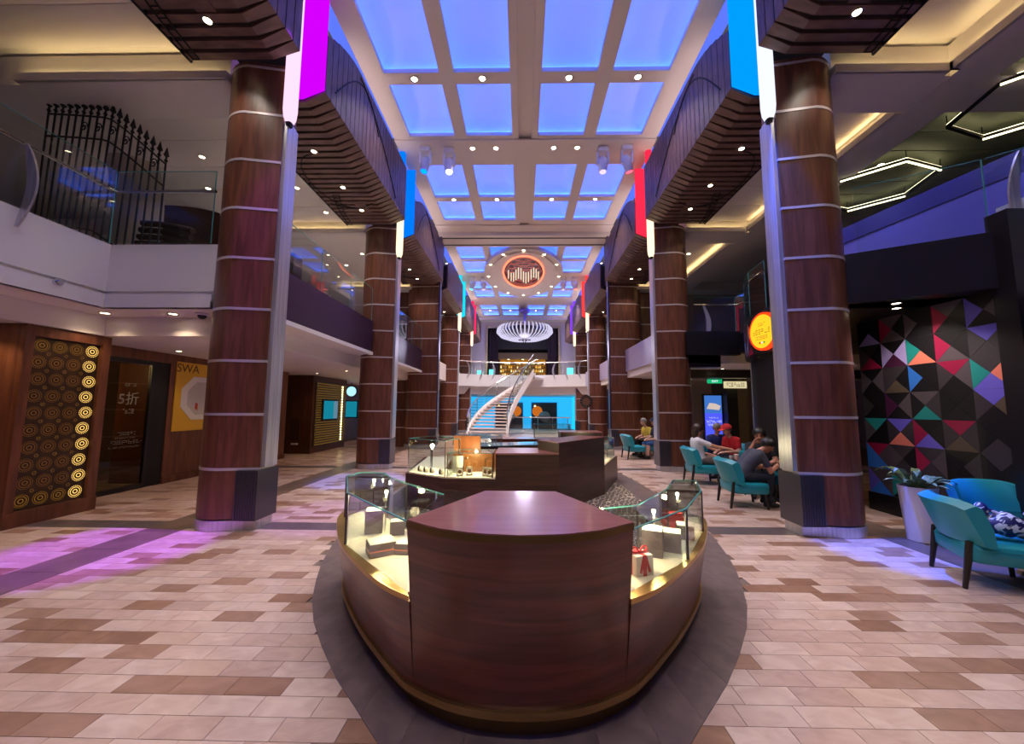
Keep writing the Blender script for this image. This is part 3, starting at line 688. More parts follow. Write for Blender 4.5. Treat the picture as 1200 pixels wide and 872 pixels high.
struct('trim_6', bb, BLACK, 'black beam box joining the column to the patterned wall')
for x,y in ((5.0,5.05),(5.25,5.3)): downlight(x,y,3.04,'small downlight under the black beam beside the patterned wall','downlights under the black beam',38,.9,130)
balustrade('glass_balustrade','tall clear glass railing above the black beam',[(4.55,5.08),(5.62,4.46),(5.9,4.2),(6.05,3.0)],3.74,4.68,None,[(5.86,4.3,(-1,0,0))])
# lavender wall band and olive lounge beyond
struct('wall_upper_right', MB().prism([(7.05,3.6),(6.25,7.3),(6.4,9.4),(6.55,9.4),(6.4,7.3),(7.2,3.6)],3.55,4.85), mat('blue_lavender',(120,118,206),.35))
struct('trim_7', MB().prism([(7.03,3.6),(6.23,7.3),(6.38,9.4),(6.57,9.4),(6.42,7.3),(7.22,3.6)],4.85,5.15), mat('indigo_band',(58,58,140),.4))
for yy in (3.6,5.6,7.4): lamp('lounge_wash','SPOT',(5.5,yy,6.3),70,(176,172,255),None,.2,90,(6.6,yy,4.4))
E_TR = emis('track_glow',(255,240,190),4)
for n,(cx,cy,sz) in enumerate(((7.9,5.5,.95),(7.6,7.9,1.0),(9.9,5.6,.7))):
    o = thing('light_track', ['large hexagonal light track under the olive ceiling','hexagonal light track further along the olive ceiling','smaller hexagonal light track by the lavender wall'][n], 'light fixture', (cx,cy,6.6),'hexagonal light tracks')
    hx = [(cx+sz*math.cos(PI/3*i+.3), cy+sz*.95*math.sin(PI/3*i+.3), 6.42) for i in range(6)]
    for i in range(6):
        a, b_ = hx[i], hx[(i+1)%6]
        q = part('track_bar', MB().bar(a,b_,.05,.05), BLACK, o)
        if i in (0,3,4): part('emissive_strip', MB().bar((a[0],a[1],6.385),(b_[0],b_[1],6.385),.025,.02), E_TR, q)
        part('emissive_strip', MB().bar((a[0],a[1],6.455),(b_[0],b_[1],6.455),.03,.01), E_TR, q)  # upper strip is an addition that brightens the olive ceiling
        part('hanger', MB().cyl(a,(a[0],a[1],6.62),.008,n=6), BLACK, o)
for x,y in ((7.0,5.6),(7.3,7.4),(8.2,5.9),(7.0,8.6)): downlight(x,y,6.615,'cool downlight in the olive panelled ceiling','downlights in the olive ceiling',60,1.0,color=(225,255,235))
single('ceiling_speaker', MB().lathe([(.2,0),(.2,-.015),(.17,-.02),(.16,-.012),(.001,-.014)],(7.7,5.1,6.62),20), mat('speaker_grey',(96,98,90),.6), 'round speaker grille in the olive panelled ceiling','speaker',(7.7,5.1,6.62))
# curved shop front in the next bay
cf = [(4.98,6.2),(4.76,6.8),(4.7,7.4),(4.8,8.0),(5.1,8.7),(5.6,9.2)]
cfr = resample(cf, 10)
fz = struct('trim_8', MB().loft([[(x,y,2.7),(x,y,3.56),(x+.25,y,3.56),(x+.25,y,2.7)] for x,y in cfr]), BLACK, 'curved black shop fascia')
def cfp(i,j):
    k = min(int(i),9); f = i-k; a, b_ = cfr[k], cfr[k+1]
    return (a[0]+f*(b_[0]-a[0])-.004, a[1]+f*(b_[1]-a[1]), 2.74+.36*j)
mural(cfp, 10, 2, fz, (TRI,[26,22,16,3,2,7,8,4,5,4,4]), 5, .006)
struct('wall_shop_right', MB().loft([[(x+.12,y,0),(x+.12,y,2.7),(x+.3,y,2.7),(x+.3,y,0)] for x,y in cfr]), BLACKM)
for x,y in ((5.0,6.2),(5.5,9.05)): part('shop_mullion', MB().cyl((x-.02,y,0),(x-.02,y,2.7),.05,n=12), STEEL, fz)
o = thing('round_sign','round yellow illuminated shop sign with red rim','sign',(4.66,7.25,3.1))
dn = Vector((-1,-.06,0)).normalized(); tn = Vector((-dn.y,dn.x,0))
def dsk(c, r, d0, d1, n=32):
    c = Vector(c); return MB().loft([[c+dn*dd+tn*r*math.cos(2*PI*i/n)+Vector((0,0,r*math.sin(2*PI*i/n))) for i in range(n)] for dd in (d0,d1)])
sc_ = (4.66,7.25,3.1)
part('rim', dsk(sc_,.37,0,.07), emis('sign_red',(255,60,20),1.3), o); part('face', dsk(sc_,.325,.07,.078), emis('sign_yellow',(255,196,40),1.0), o)
rz = math.atan2(dn.y,dn.x)+PI/2
strokes(o, tuple(Vector(sc_)+dn*.081), tuple(tn), [(.16,.07,-.14),(.46,.11,0),(.34,.08,.12)], mat('sign_ink',(214,150,30),.6), 4)
for k,c in enumerate(((220,40,30),(240,240,230),(40,150,60))): part('dot', dsk(tuple(Vector(sc_)+tn*(.06*(k-1))+Vector((0,0,-.22))),.02,.078,.084,10), emis('sign_dot_%d'%k,c,.8), o)
struct('trim_9', MB().box(4.25,5.62,9.75,9.95,3.0,3.62), BLACK, 'black link beam between column and curved fascia')
balustrade('glass_balustrade','glass railing with thin steel rail above the black link beam',[(4.5,9.85),(5.6,9.85),(5.6,9.25),(5.15,8.7),(4.85,8.0),(4.75,7.3)],3.58,4.55,4.35,[(4.75,9.85,(1,0,0))],n_each=1)
struct('ceiling_lower_right', MB().box(4.1,14,9.95,24,2.8,3.05), WHITE)
struct('wall_seating', MB().box(5.6,14,16.2,16.4,0,6.6), mat('seating_wall',(168,154,150),.6))
struct('trim_10', MB().box(4.04,4.1,10.8,24.2,3.05,3.9), mat('lilac_fascia',(178,168,204),.35), 'lilac balcony fascia')
struct('trim_11', MB().box(4.1,5.2,9.95,10.2,2.7,3.05).box(4.9,14,11.6,11.9,2.55,2.8), BLACK)
o = thing('display_kiosk','upright digital kiosk showing a ship picture over a blue panel','screen',(6.5,12.9,0))
part('case', MB().box(6.1,6.75,12.9,13.0,.55,2.1), BLACK, o)
part('display', MB().box(6.14,6.71,12.89,12.9,.6,1.45), emis('kiosk_blue',(70,80,240),1.1), o); part('display', MB().box(6.14,6.71,12.89,12.9,1.45,2.05), emis('kiosk_sky',(60,110,190),.9), o)
part('ship_picture', MB().prismy([(6.2,1.6),(6.62,1.56),(6.68,1.7),(6.5,1.78),(6.3,1.8)],12.885,12.89), emis('kiosk_ship',(210,190,180),.8), o)
part('foot', MB().box(6.2,6.65,12.8,13.1,0,.55), BLACK, o)
strokes(o, (6.42,12.886,1.2), (1,0,0), [(.3,.04,-.1),(.46,.08,.02),(.4,.08,.14)], emis('kiosk_white',(230,230,255),1), 6)
o = thing('exit_sign','green lit exit sign under the ceiling past the seating','sign',(6.2,12.2,2.6))
part('box', MB().box(6.15,6.2,12.22,12.24,2.55,2.8), BLACK, o); part('face', MB().box(5.95,6.4,12.2,12.26,2.42,2.55), emis('exit_green',(20,170,110),.9), o)
text('lettering','EXIT',.1,(6.17,12.196,2.485),(R(90),0,0),emis('kiosk_white',(230,230,255),1),o)
o = thing('menu_sign','pale lit shop sign box above the corridor','sign',(6.9,12.4,2.4))
part('hanger', MB().box(6.7,6.73,12.44,12.46,2.5,2.8), BLACK, o); part('hanger', MB().box(7.2,7.23,12.44,12.46,2.5,2.8), BLACK, o); part('box', MB().box(6.6,7.3,12.4,12.5,2.28,2.5), emis('menu_cream',(220,205,160),.8), o)
strokes(o, (6.95,12.395,2.39), (1,0,0), [(.6,.15,0)], BLACK, 8)
struct('wall_corridor', MB().box(7.1,7.9,13.4,13.6,0,2.8), mat('corridor_panel',(150,140,120),.5))
struct('wall_corridor_dark', MB().box(6.75,7.1,12.6,13.6,0,2.8), BLACKM)
o = thing('wall_sign','cyan neon letter sign on the pale upper wall','sign',(6.9,14.5,4.5))
text('lettering','E',.85,(6.55,16.12,4.55),(R(90),0,0),emis('neon_cyan',(60,190,235),1.4),o,.04)
# bright shop shelves glimpsed between column and patterned wall
o = thing('lit_shelf','warm lit shop shelf glimpsed between column and patterned wall','shelf',(6.6,8.2,0))
part('back', MB().box(5.75,6.9,8.2,8.25,0,2.6), emis('shelf_glow',(255,190,80),.55), o)
for z in (.5,.95,1.4,1.85,2.3): part('board', MB().box(5.75,6.9,7.9,8.2,z,z+.03), W_WALL, o)
rnd = random.Random(3)
for z in (.53,.98,1.43,1.88):
    for x in (5.9,6.05,6.2,6.4,6.55): part('jar', MB().lathe([(.05,0),(.055,.04),(.055,.16),(.03,.2),(.03,.24)],(x,8.05,z),10), rnd.choice([TRI[6],TRI[7],GOLD,WHITE]), o)
LR = 'small downlight in the soffit over the seating area'
for x,y,z in ((4.6,11.0,2.795),(5.2,11.75,2.54),(5.9,11.2,2.795),(4.8,13.4,2.795),(6.3,14.2,2.795),(4.9,15.5,2.795)): downlight(x,y,z,LR,'downlights over the seating',25,1.0,120)
for x,y in ((5.25,6.9),(5.3,7.9)): downlight(x-.35,y,2.69,'small downlight under the curved black fascia','downlights on the seating side',10,.8)
for x,y in ((5.4,12),(6.2,13),(5.6,8.2)): downlight(x,y,6.67,'warm downlight in the pale upper ceiling past the curved fascia','upper downlights on the seating side',35,1.0)
# ================================================================== DISPLAY ISLANDS
IX = -.06
RIM = [(0,1.86),(.3,1.88),(.575,2.045),(.72,2.14),(.87,2.28),(1.115,2.56),(1.325,2.84),(1.51,3.17),(1.64,3.46),(1.68,3.72)]
def smooth_path(p, n=4):
    out = []
    for i in range(len(p)-1):
        a, b_, c, d = p[max(i-1,0)], p[i], p[i+1], p[min(i+2,len(p)-1)]
        for k in range(n):
            t = k/n
            out.append(tuple(.5*(2*b_[q]+(c[q]-a[q])*t+(2*a[q]-5*b_[q]+4*c[q]-d[q])*t*t+(3*b_[q]-a[q]-3*c[q]+d[q])*t**3) for q in (0,1)))
    return out+[p[-1]]
BOT = [(0,1.97),(.3,2.01),(.56,2.13),(.7,2.25),(.82,2.38),(1.03,2.62),(1.22,2.87),(1.4,3.14),(1.52,3.38),(1.58,3.66)]
RIMS = smooth_path([(.42,1.97)]+RIM[2:])[4:]; BOTS = smooth_path([(-.56,2.13),(-.3,2.01)]+BOT)[8:]
BOTW = [p for p in BOTS if p[0] >= .559]
RIMS = resample(RIMS, 32); BOTW = resample(BOTW, 32)
o = thing('display_counter','oval walnut display counter with wedge front and brass edging in the foreground','counter',(IX,2.4,0))
def arc_pts(top):
    f = {0:[(.0,1.77),(.2,1.79),(.4,1.86),(.58,1.99)],1:[(0,1.97),(.2,1.985),(.4,2.05),(.56,2.13)]}[top]
    f = resample(f, 8)
    return [(-x,y) for x,y in f[::-1]]+f[1:]
def wedge_ring(t, z, off=0, back=True):
    a, b_ = arc_pts(0), arc_pts(1)
    p = [(a[i][0]*t+b_[i][0]*(1-t), a[i][1]*t+b_[i][1]*(1-t)) for i in range(len(a))]
    p = [(IX+x*(1+off/.58), y-off) for x,y in p]
    return [(x,y,z) for x,y in p]+[(IX+.245+.03*(1-t),2.68+.05*(1-t),z),(IX-.245-.03*(1-t),2.68+.05*(1-t),z)]
part('wedge_body', MB().loft([wedge_ring(0,.12),wedge_ring(1,.985)]), W_CTR, o)
part('brass_edge', MB().loft([wedge_ring(1,.985,.003),wedge_ring(1,1.018,.003)]), BRASS_D, o)
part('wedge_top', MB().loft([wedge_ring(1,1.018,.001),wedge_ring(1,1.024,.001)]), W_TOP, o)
INN = {-1:[(-.27,2.62),(-.55,2.75),(-.93,3.13),(-1.18,3.42),(-1.29,3.6)], 1:[(.25,2.55),(.5,2.55),(.8,2.66),(1.2,3.18),(1.41,3.58)]}
GZ = {-1:.98, 1:.94}
CH = {-1:[(-.60,2.09),(-1.25,2.77),(-1.57,3.44),(-1.52,3.63)], 1:[(.57,2.1),(1.095,2.575),(1.46,3.14),(1.61,3.56)]}
E_SP = emis('spot_pin',(255,240,205),14)
for s in (-1,1):
    outer_t = [(IX+s*x,y) for x,y in RIMS]; outer_b = [(IX+s*x,y) for x,y in BOTW]
    inn = [(IX+x,y) for x,y in INN[s]][::-1]
    poly_t = outer_t+inn; poly_b = outer_b+inn
    part('side_body', MB().loft([[(x,y,.12) for x,y in poly_b],[(x,y,.595) for x,y in poly_t]]), W_CTR, o)
    ch = [(IX+x,y) for x,y in CH[s]]
    ledge = outer_t+ch[::-1]
    part('brass_ledge', MB().prism(ledge,.595,.622), BRASS, o)
    part('case_floor', MB().prism(ch+inn,.595,.618), CREAM, o)
    # plinth and brass kick strip
gl = [(IX+x*.97,y+.03) for x,y in BOTS]; gr = [(IX-x*.97,y+.03) for x,y in BOTS[1:]][::-1]
pl = gr+gl; inner = [(IX+x*.6,y+.35) for x,y in BOTS]; inner2 = [(IX-x*.6,y+.35) for x,y in BOTS[1:]][::-1]
part('kick_plinth', MB().loft([[(x,y,.006) for x,y in pl+(inner2+inner)[::-1]],[(x,y,.10) for x,y in pl+(inner2+inner)[::-1]]]), BRASS_D, o)
st = [(IX-x*1.008,y-.018) for x,y in BOTS[1:]][::-1]+[(IX+x*1.008,y-.018) for x,y in BOTS]
mb = MB(); mb.loft([[(x,y,.10),(x,y,.135),(x*.96+IX*.04,y+.04,.135),(x*.96+IX*.04,y+.04,.10)] for x,y in st])
part('brass_strip', mb, BRASS, o)
# glass cases on the counter
for s in (-1,1):
    z0, z1 = .622, GZ[s]
    g = thing('glass_case', 'glass display case with grey blocks on the curved counter' if s < 0 else 'glass display case with red ribboned gift boxes on the curved counter', 'display case', (IX+s*1.1,2.8,z0), 'glass cases on the oval counter')
    ch = [(IX+x,y) for x,y in CH[s]]; inn = [(IX+x,y) for x,y in INN[s]]
    ii = [inn[1],inn[2],inn[3],inn[4]]
    def pane(a, b_, za=z0, zb=z1):
        p = part('glass_pane', MB().bar((a[0],a[1],(za+zb)/2),(b_[0],b_[1],(za+zb)/2),.008,zb-za), GLASS_C, g, smooth=False)
        part('pane_edge', MB().bar((a[0],a[1],zb),(b_[0],b_[1],zb),.009,.007), GEDGE, p)
        return p
    for a, b_ in zip(ch, ch[1:]): pane(a,b_)
    for a, b_ in zip(ii, ii[1:]): pane(a,b_)
    pane(ch[-1], ii[-1])
    for k in range(3):
        q = [ch[k],ch[k+1],ii[min(k+1,3)],ii[k]]
        cx = sum(p[0] for p in q)/4; cy = sum(p[1] for p in q)/4
        q = [(cx+(p[0]-cx)*.99,cy+(p[1]-cy)*.99) for p in q]
        part('glass_lid', MB().prism(q, z1, z1+.007), GLASS_C, g, smooth=False)
    for k in (1,2):
        a, b_ = ch[k], ii[k]
        part('frame_bar', MB().bar((a[0],a[1],z1-.008),(b_[0],b_[1],z1-.008),.02,.016), STEEL_D, g)
        for p in (a,b_): part('frame_post', MB().bar((p[0],p[1],z0),(p[0],p[1],z1),.014,.014,up=(1,0,0)), STEEL_D, g)
        part('divider_pane', MB().bar((a[0],a[1],(z0+z1)/2),(b_[0],b_[1],(z0+z1)/2),.006,z1-z0), GLASS_C, g, smooth=False)
    for k,(a,b_) in enumerate(((ch[1],ii[1]),(ch[2],ii[2]))):
        x, y = a[0]*.45+b_[0]*.55, a[1]*.45+b_[1]*.55+.1
        p = part('spot_stick', MB().cyl((x,y,z0),(x,y,z1-.06),.006,n=8), CHROME, g)
        part('spot_head', MB().ball((x,y,z1-.055),.016,10,6), E_SP, p)
        lamp('case_spot','POINT',(x,y-.02,z1-.09),7,(255,226,170),None,.02)
    x, y = (ch[0][0]*.5+ii[0][0]*.5), (ch[0][1]+ii[0][1])/2
    lamp('case_spot','POINT',(x+s*.12,y+.12,z1-.05),7,(255,226,170),None,.03)
pg = single('glass_gate', MB().bar((-.97,3.1,.79),(-.7,2.98,.79),.008,.36).bar((-.68,2.97,.79),(-.45,2.87,.79),.008,.36), GLASS_C, 'low glass screen panels behind the wedge counter', 'glass screen',(-.7,3,.61))
# goods in the near cases
DG = mat('charcoal_block',(74,68,76),.5); WT = mat('white_block_top',(226,222,214),.5); CO = mat('copper_line',(214,120,84),.3,.7)
def block(loc, w, d, h, rz, label, lines=True):
    o = thing('display_block', label, 'display block', (0,0,0), 'charcoal display blocks')
    part('body', MB().box(-w/2,w/2,-d/2,d/2,0,h), DG, o, bevel=.003); part('top', MB().box(-w/2+.004,w/2-.004,-d/2+.004,d/2-.004,h,h+.004), WT, o)
    if lines: part('copper_line', MB().box(-w/2-.001,w/2+.001,-d/2-.001,d/2+.001,h*.42,h*.5), CO, o)
    o.location = loc; o.rotation_euler = (0,0,rz); return o
block((-1.0,2.62,.619),.17,.15,.085,.55,'square charcoal block with copper line and white top')
block((-.82,2.65,.619),.16,.13,.07,-.1,'second charcoal copper-lined block behind the square white-topped one')
block((-1.22,3.06,.619),.13,.13,.17,.3,'tall plain charcoal block in the glass case',False)
block((-1.02,3.02,.619),.11,.1,.1,.3,'short plain charcoal block beside the tall one',False)
block((.84,2.66,.619),.13,.13,.17,-.4,'tall charcoal block behind the ribboned gift boxes',False)
block((1.0,2.74,.619),.12,.12,.13,-.4,'lower charcoal block beside the frame post in the gift case',False)
block((1.2,3.0,.619),.12,.12,.1,-.3,'flat charcoal block near the red box',False)
RB = mat('red_ribbon',(196,26,44),.4); GB = mat('gift_white',(232,222,208),.5); RX = mat('red_box',(206,36,40),.35)
def gift(loc, rz, label):
    o = thing('gift_box', label, 'gift box', (0,0,0), 'ribboned gift boxes')
    part('box', MB().box(-.06,.06,-.05,.05,0,.115), GB, o, bevel=.003)
    part('ribbon', MB().box(-.013,.013,-.0515,.0515,0,.117), RB, o); part('ribbon', MB().box(-.0615,.0615,-.012,.012,0,.117), RB, o)
    for sg in (-1,1):
        part('bow_loop', MB().tube([(0,0,.118),(sg*.025,.0,.15),(sg*.05,.0,.152),(sg*.055,0,.13),(sg*.03,0,.121),(0,0,.118)],.006,6), RB, o)
        part('bow_tail', MB().bar((sg*.005,-.052,.115),(sg*.032,-.054,.02),.016,.003,up=(0,1,0)), RB, o)
    o.location = loc; o.rotation_euler = (0,0,rz)
gift((.66,2.37,.619),.35,'white gift box with red ribbon standing against the grey blocks'); gift((.5,2.31,.619),.3,'white red-ribboned gift box tucked behind the wedge counter')
o = thing('red_box','stack of glossy red boxes in the far glass compartment','box',(1.24,3.28,.619))
for k,(w_,h0,h1) in enumerate(((.1,.0,.05),(.085,.05,.09),(.06,.09,.12))): part('box', MB().box(1.24-w_,1.24+w_*.6,3.22,3.34,.619+h0,.619+h1), RX, o, bevel=.003)

# ---- second island
o = thing('display_counter','dark walnut display island on the carpet with low desk and tall end block','counter',(0,7.5,0))
def quadwall(a, b_, d, z0, z1):                       # prism on the line a-b with depth d behind it
    a, b_ = Vector((*a,0)), Vector((*b_,0)); n = Vector((-(b_-a).y,(b_-a).x,0)).normalized()*d
    return MB().prism([tuple(p)[:2] for p in (a,b_,b_+n,a+n)], z0, z1)
A_,B_,C_,D_,E_,F_,G_ = (-2.2,8.4),(-1.97,6.3),(-1.24,5.85),(-.45,5.82),(.52,5.9),(1.5,7.2),(2.11,8.7)
low = mat('walnut_dark',(0,0,0))
part('low_body', MB().prism([A_,B_,C_,D_,(-.45,6.5),(-1.1,6.55),(-1.45,6.75),(-1.6,8.4)],.013,.515), W_DARK, o)
part('case_floor', MB().prism([(-2.1,8.3),(-1.93,6.33),(-1.22,5.89),(-.47,5.86),(-.47,6.45),(-1.1,6.5),(-1.4,6.7),(-1.55,8.3)],.515,.53), CREAM, o)
part('desk_body', MB().prism([D_,E_,(.6,6.6),(-.45,6.6)],.013,.885), W_DARK, o)
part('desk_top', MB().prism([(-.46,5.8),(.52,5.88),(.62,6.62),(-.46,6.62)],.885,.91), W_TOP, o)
part('tall_block', MB().prism([E_,F_,(1.1,7.55),(.22,6.35)],.013,1.05), W_DARK, o)
part('tall_top', MB().prism([(.515,5.89),(1.51,7.2),(1.09,7.56),(.2,6.36)],1.05,1.065), W_CTR, o)
part('right_body', MB().prism([F_,G_,(1.6,8.9),(1.05,7.5)],.013,.53), W_DARK, o)
part('right_floor', MB().prism([(1.5,7.24),(2.06,8.66),(1.63,8.82),(1.1,7.5)],.53,.54), CREAM, o)
part('back_panel', MB().box(-1.2,-.75,6.42,6.46,.53,1.12), mat('honey_panel',(150,84,40),.4,rgb2=(170,100,52),scale=(7,7,.8)), o)
part('back_panel', MB().box(-.75,-.48,6.42,6.46,.53,.9), mat('honey_panel',(150,84,40),.4), o)
def small_case(name, label, pts, z0, z1, group='glass cases on the dark island'):
    g = thing(name, label, 'display case', (pts[0][0],pts[0][1],z0), group)
    n = len(pts)
    for k in range(n):
        a, b_ = pts[k], pts[(k+1)%n]
        p = part('glass_pane', MB().bar((a[0],a[1],(z0+z1)/2),(b_[0],b_[1],(z0+z1)/2),.008,z1-z0), GLASS_C, g, smooth=False)
        part('pane_edge', MB().bar((a[0],a[1],z1),(b_[0],b_[1],z1),.01,.008), GEDGE, p)
        part('frame_post', MB().bar((a[0],a[1],z0),(a[0],a[1],z1),.014,.014,up=(1,0,0)), CHROME, g)
    part('glass_lid', MB().prism(pts, z1, z1+.007), GLASS_C, g, smooth=False)
    return g
g = small_case('glass_case','tall corner glass case with watch stands on the dark island',[(-1.95,6.36),(-1.24,5.9),(-1.1,6.4),(-1.7,6.9)],.531,1.08)
for x,y in ((-1.55,6.35),): 
    p = part('spot_stick', MB().cyl((x,y,.531),(x,y,.96),.008,n=8), CHROME, g); part('spot_head', MB().ball((x,y,.96),.035,10,6), E_SP, p)
lamp('case_spot','POINT',(-1.5,6.28,.92),14,(255,230,180),None,.03)
g = small_case('glass_case','low glass case with framed watch stands on the dark island',[(-1.2,5.89),(-.5,5.87),(-.5,6.38),(-1.05,6.38)],.531,.9)
for x in (-1.0,-.65):
    part('lamp_arm', MB().tube([(x,6.2,.531),(x,6.2,.72),(x+.02,6.17,.78),(x+.08,6.1,.8)],.006,6), BLACK, g)
lamp('case_spot','POINT',(-.85,6.1,.84),12,(255,226,170),None,.04)
small_case('glass_case','narrow glass case at the right end of the dark island',[(1.5,7.26),(2.02,8.6),(1.7,8.72),(1.2,7.42)],.541,.95)
lamp('case_spot','POINT',(1.62,7.8,.86),14,(255,230,180),None,.03)
for k,(x,y) in enumerate(((-1.02,5.98),(-.88,6.05),(-.62,6.0),(-.55,5.95))):
    o2 = thing('watch_stand','small cream framed watch stand in the low glass case','watch stand',(x,y,.531),'cream watch stands')
    mb = MB(); z = .531
    mb.box(x-.05,x+.05,y-.01,y+.01,z,z+.03).box(x-.05,x+.05,y-.01,y+.01,z+.11,z+.14).box(x-.05,x-.03,y-.01,y+.01,z,z+.14).box(x+.03,x+.05,y-.01,y+.01,z,z+.14)
    part('frame', mb, CREAM, o2); part('watch', MB().cyl((x,y-.012,z+.07),(x,y+.004,z+.07),.03,n=14), mat('watch_brown',(110,74,48),.3), o2)
for k,(x,y) in enumerate(((-1.78,6.42),(-1.66,6.33),(-1.54,6.26),(-1.36,6.12))):
    o2 = thing('watch_cushion','small dark watch on a cream cushion in the corner glass case','watch',(x,y,.531),'watches on cushions')
    part('cushion', MB().ball((x+.03,y,.57),(.035,.03,.045),10,8), CREAM, o2); part('strap', MB().cyl((x-.012,y,.575),(x+.012,y,.575),.042,n=14), BLACK, o2)
single('price_card', MB().box(-1.19,-1.02,6.3,6.31,.531,.8), WT, 'white upright card standing in the low glass case','card',(-1.1,6.3,.531))
o = thing('display_counter','long glass topped back counter behind the dark island','counter',(-.3,8.8,0))
part('body', MB().prism([(-1.3,7.7),(.45,8.3),(.3,8.9),(-1.5,8.3)],.013,.8), W_DARK, o); part('glass_top', MB().prism([(-1.34,7.66),(.5,8.28),(.34,8.94),(-1.54,8.32)],.8,.815), mat('mirror_glass_top',(150,190,215),.08,.6), o)
part('body', MB().prism([(.45,8.3),(1.15,8.35),(1.1,8.95),(.3,8.9)],.013,.84), W_DARK, o)
rnd = random.Random(9)
g = small_case('glass_case','glass case with glittering jewellery on the back counter',[(-1.5,8.0),(-.5,8.15),(-.5,8.6),(-1.5,8.45)],.815,1.0)
for k in range(12):
    x, y = -1.4+.07*k+rnd.uniform(0,.02), 8.15+.15*(k/12)+rnd.uniform(0,.15)
    o2 = thing('jewel_stand','tiny glittering jewellery stand in the back glass case','jewellery',(x,y,.816),'jewellery stands')
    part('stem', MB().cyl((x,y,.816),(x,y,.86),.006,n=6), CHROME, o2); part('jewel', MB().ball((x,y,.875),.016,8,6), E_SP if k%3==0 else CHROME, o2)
o = thing('display_counter','small dark counter with glass case behind the tall block','counter',(1.5,9.5,0))
part('body', MB().box(.9,1.9,9.3,10.0,.013,1.0), W_DARK, o); part('top', MB().box(.88,1.92,9.28,10.02,1.0,1.02), W_TOP, o)
g = small_case('glass_case','glass case on the small counter near the aqua wall',[(.3,10.6),(1.3,10.6),(1.3,11.1),(.3,11.1)],.75,1.15)
o = thing('display_counter','low walnut counter carrying a glass case by the staircase','counter',(.5,10.8,0))
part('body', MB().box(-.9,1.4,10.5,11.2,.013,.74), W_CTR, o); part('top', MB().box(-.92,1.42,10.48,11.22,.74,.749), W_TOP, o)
# ================================================================== FAR END
# ---- oval ceiling feature
def ell(cx, cy, a, b_, z, n=48): return [(cx+a*math.cos(2*PI*i/n), cy+b_*math.sin(2*PI*i/n), z) for i in range(n)]
o = thing('ceiling_medallion','oval ceiling medallion with pink lit ring and dark lattice centre','ceiling feature',(0,19.6,8.7))
def ring3(a0,b0,c0,a1,b1,c1,z0,z1):
    return MB().loft([ell(0,c0,a0,b0,z0),ell(0,c1,a1,b1,z0),ell(0,c1,a1,b1,z1),ell(0,c0,a0,b0,z1)], closed=True)
part('outer_disc', ring3(2.1,3.6,19.65,1.05,2.3,18.9,8.62,8.79), CEIL, o)
part('inner_disc', ring3(1.72,3.1,19.4,1.05,2.3,18.9,8.54,8.63), CEIL, o)
part('pink_ring', ring3(1.08,2.34,18.9,1.0,2.22,18.9,8.5,8.55), emis('ring_pink',(255,110,80),2.2), o)
part('dark_well', MB().prism([p[:2] for p in ell(0,18.9,1.04,2.28,0)], 8.74, 8.78), mat('well_dark',(52,30,62),.4), o)
LP = emis('lattice_copper',(225,120,110),.45)
for k in range(7):
    t = -.75+.25*k; h = math.sqrt(1-t*t)
    for sg in (-1,1):
        n = 9; pts = []
        for i in range(n):
            u = -1+2*i/(n-1); x = u*h; y = t+sg*.35*(1-u*u)*(.6)
            if x*x+y*y <= .98: pts.append((x*1.02, 18.9+y*2.24, 8.7))
        if len(pts) > 2: part('lattice_strip', MB().tube(pts,.02,5), LP, o)
for k in range(-4,5):
    for sg in (-1,1):
        pts = [(k*.3+sg*.62*t, t) for t in [-1+i/12 for i in range(25)]]
        pts = [(x*1.02, 18.9+y*2.24, 8.69) for x, y in pts if x*x+y*y <= .96]
        if len(pts) > 2: part('lattice_strip', MB().tube([pts[0],pts[-1]],.011,5), LP, o)
for k in range(13):
    x = -.78+.13*k; y = 18.9+.35*math.sin(k*1.1)
    part('pendant', MB().cyl((x,y,8.72),(x,y,8.1+.05*abs(k-6)*.5),.025,n=8), emis('pendant_cream',(235,220,190),1.0), o)
for k in range(12):
    a = 2*PI*k/12; downlight(1.88*math.cos(a),19.55+3.35*math.sin(a),8.62,'downlight in the rim of the oval ceiling medallion','downlights round the medallion',380,1.3)

# ---- portal with dark hall behind
PF = MB().box(-4.2,-2.95,30,30.4,0,8.8).box(2.95,4.2,30,30.4,0,8.8).box(-2.95,2.95,30,30.4,8.1,8.8)
struct('wall_far', PF, mat('portal_lilac',(190,178,190),.5), 'pale portal wall framing the dark hall')
struct('wall_far_side', MB().box(-14,-4.2,30,30.2,0,8.8).box(4.2,14,30,30.2,0,8.8), mat('far_side',(96,84,96),.6))
struct('trim_12', MB().box(-3.0,-2.85,29.9,30.05,3.9,8.2).box(2.85,3.0,29.9,30.05,3.9,8.2).box(-3.0,3.0,29.9,30.05,8.1,8.25), mat('champagne_trim',(196,176,140),.35,.4))
struct('wall_hall', MB().box(-3.2,3.2,35.5,35.7,3.3,8.8).box(-3.2,-3.1,30.4,35.6,3.3,8.8).box(3.1,3.2,30.4,35.6,3.3,8.8).box(-3.2,3.2,30.4,35.6,8.6,8.8), mat('hall_dark',(28,20,32),.6))
struct('floor_hall', MB().box(-3.2,3.2,30.4,35.6,3.3,3.5), BLACKM)
struct('trim_13', MB().box(-2.85,2.85,31.2,31.4,6.5,8.1), mat('valance_black',(16,12,18),.7))
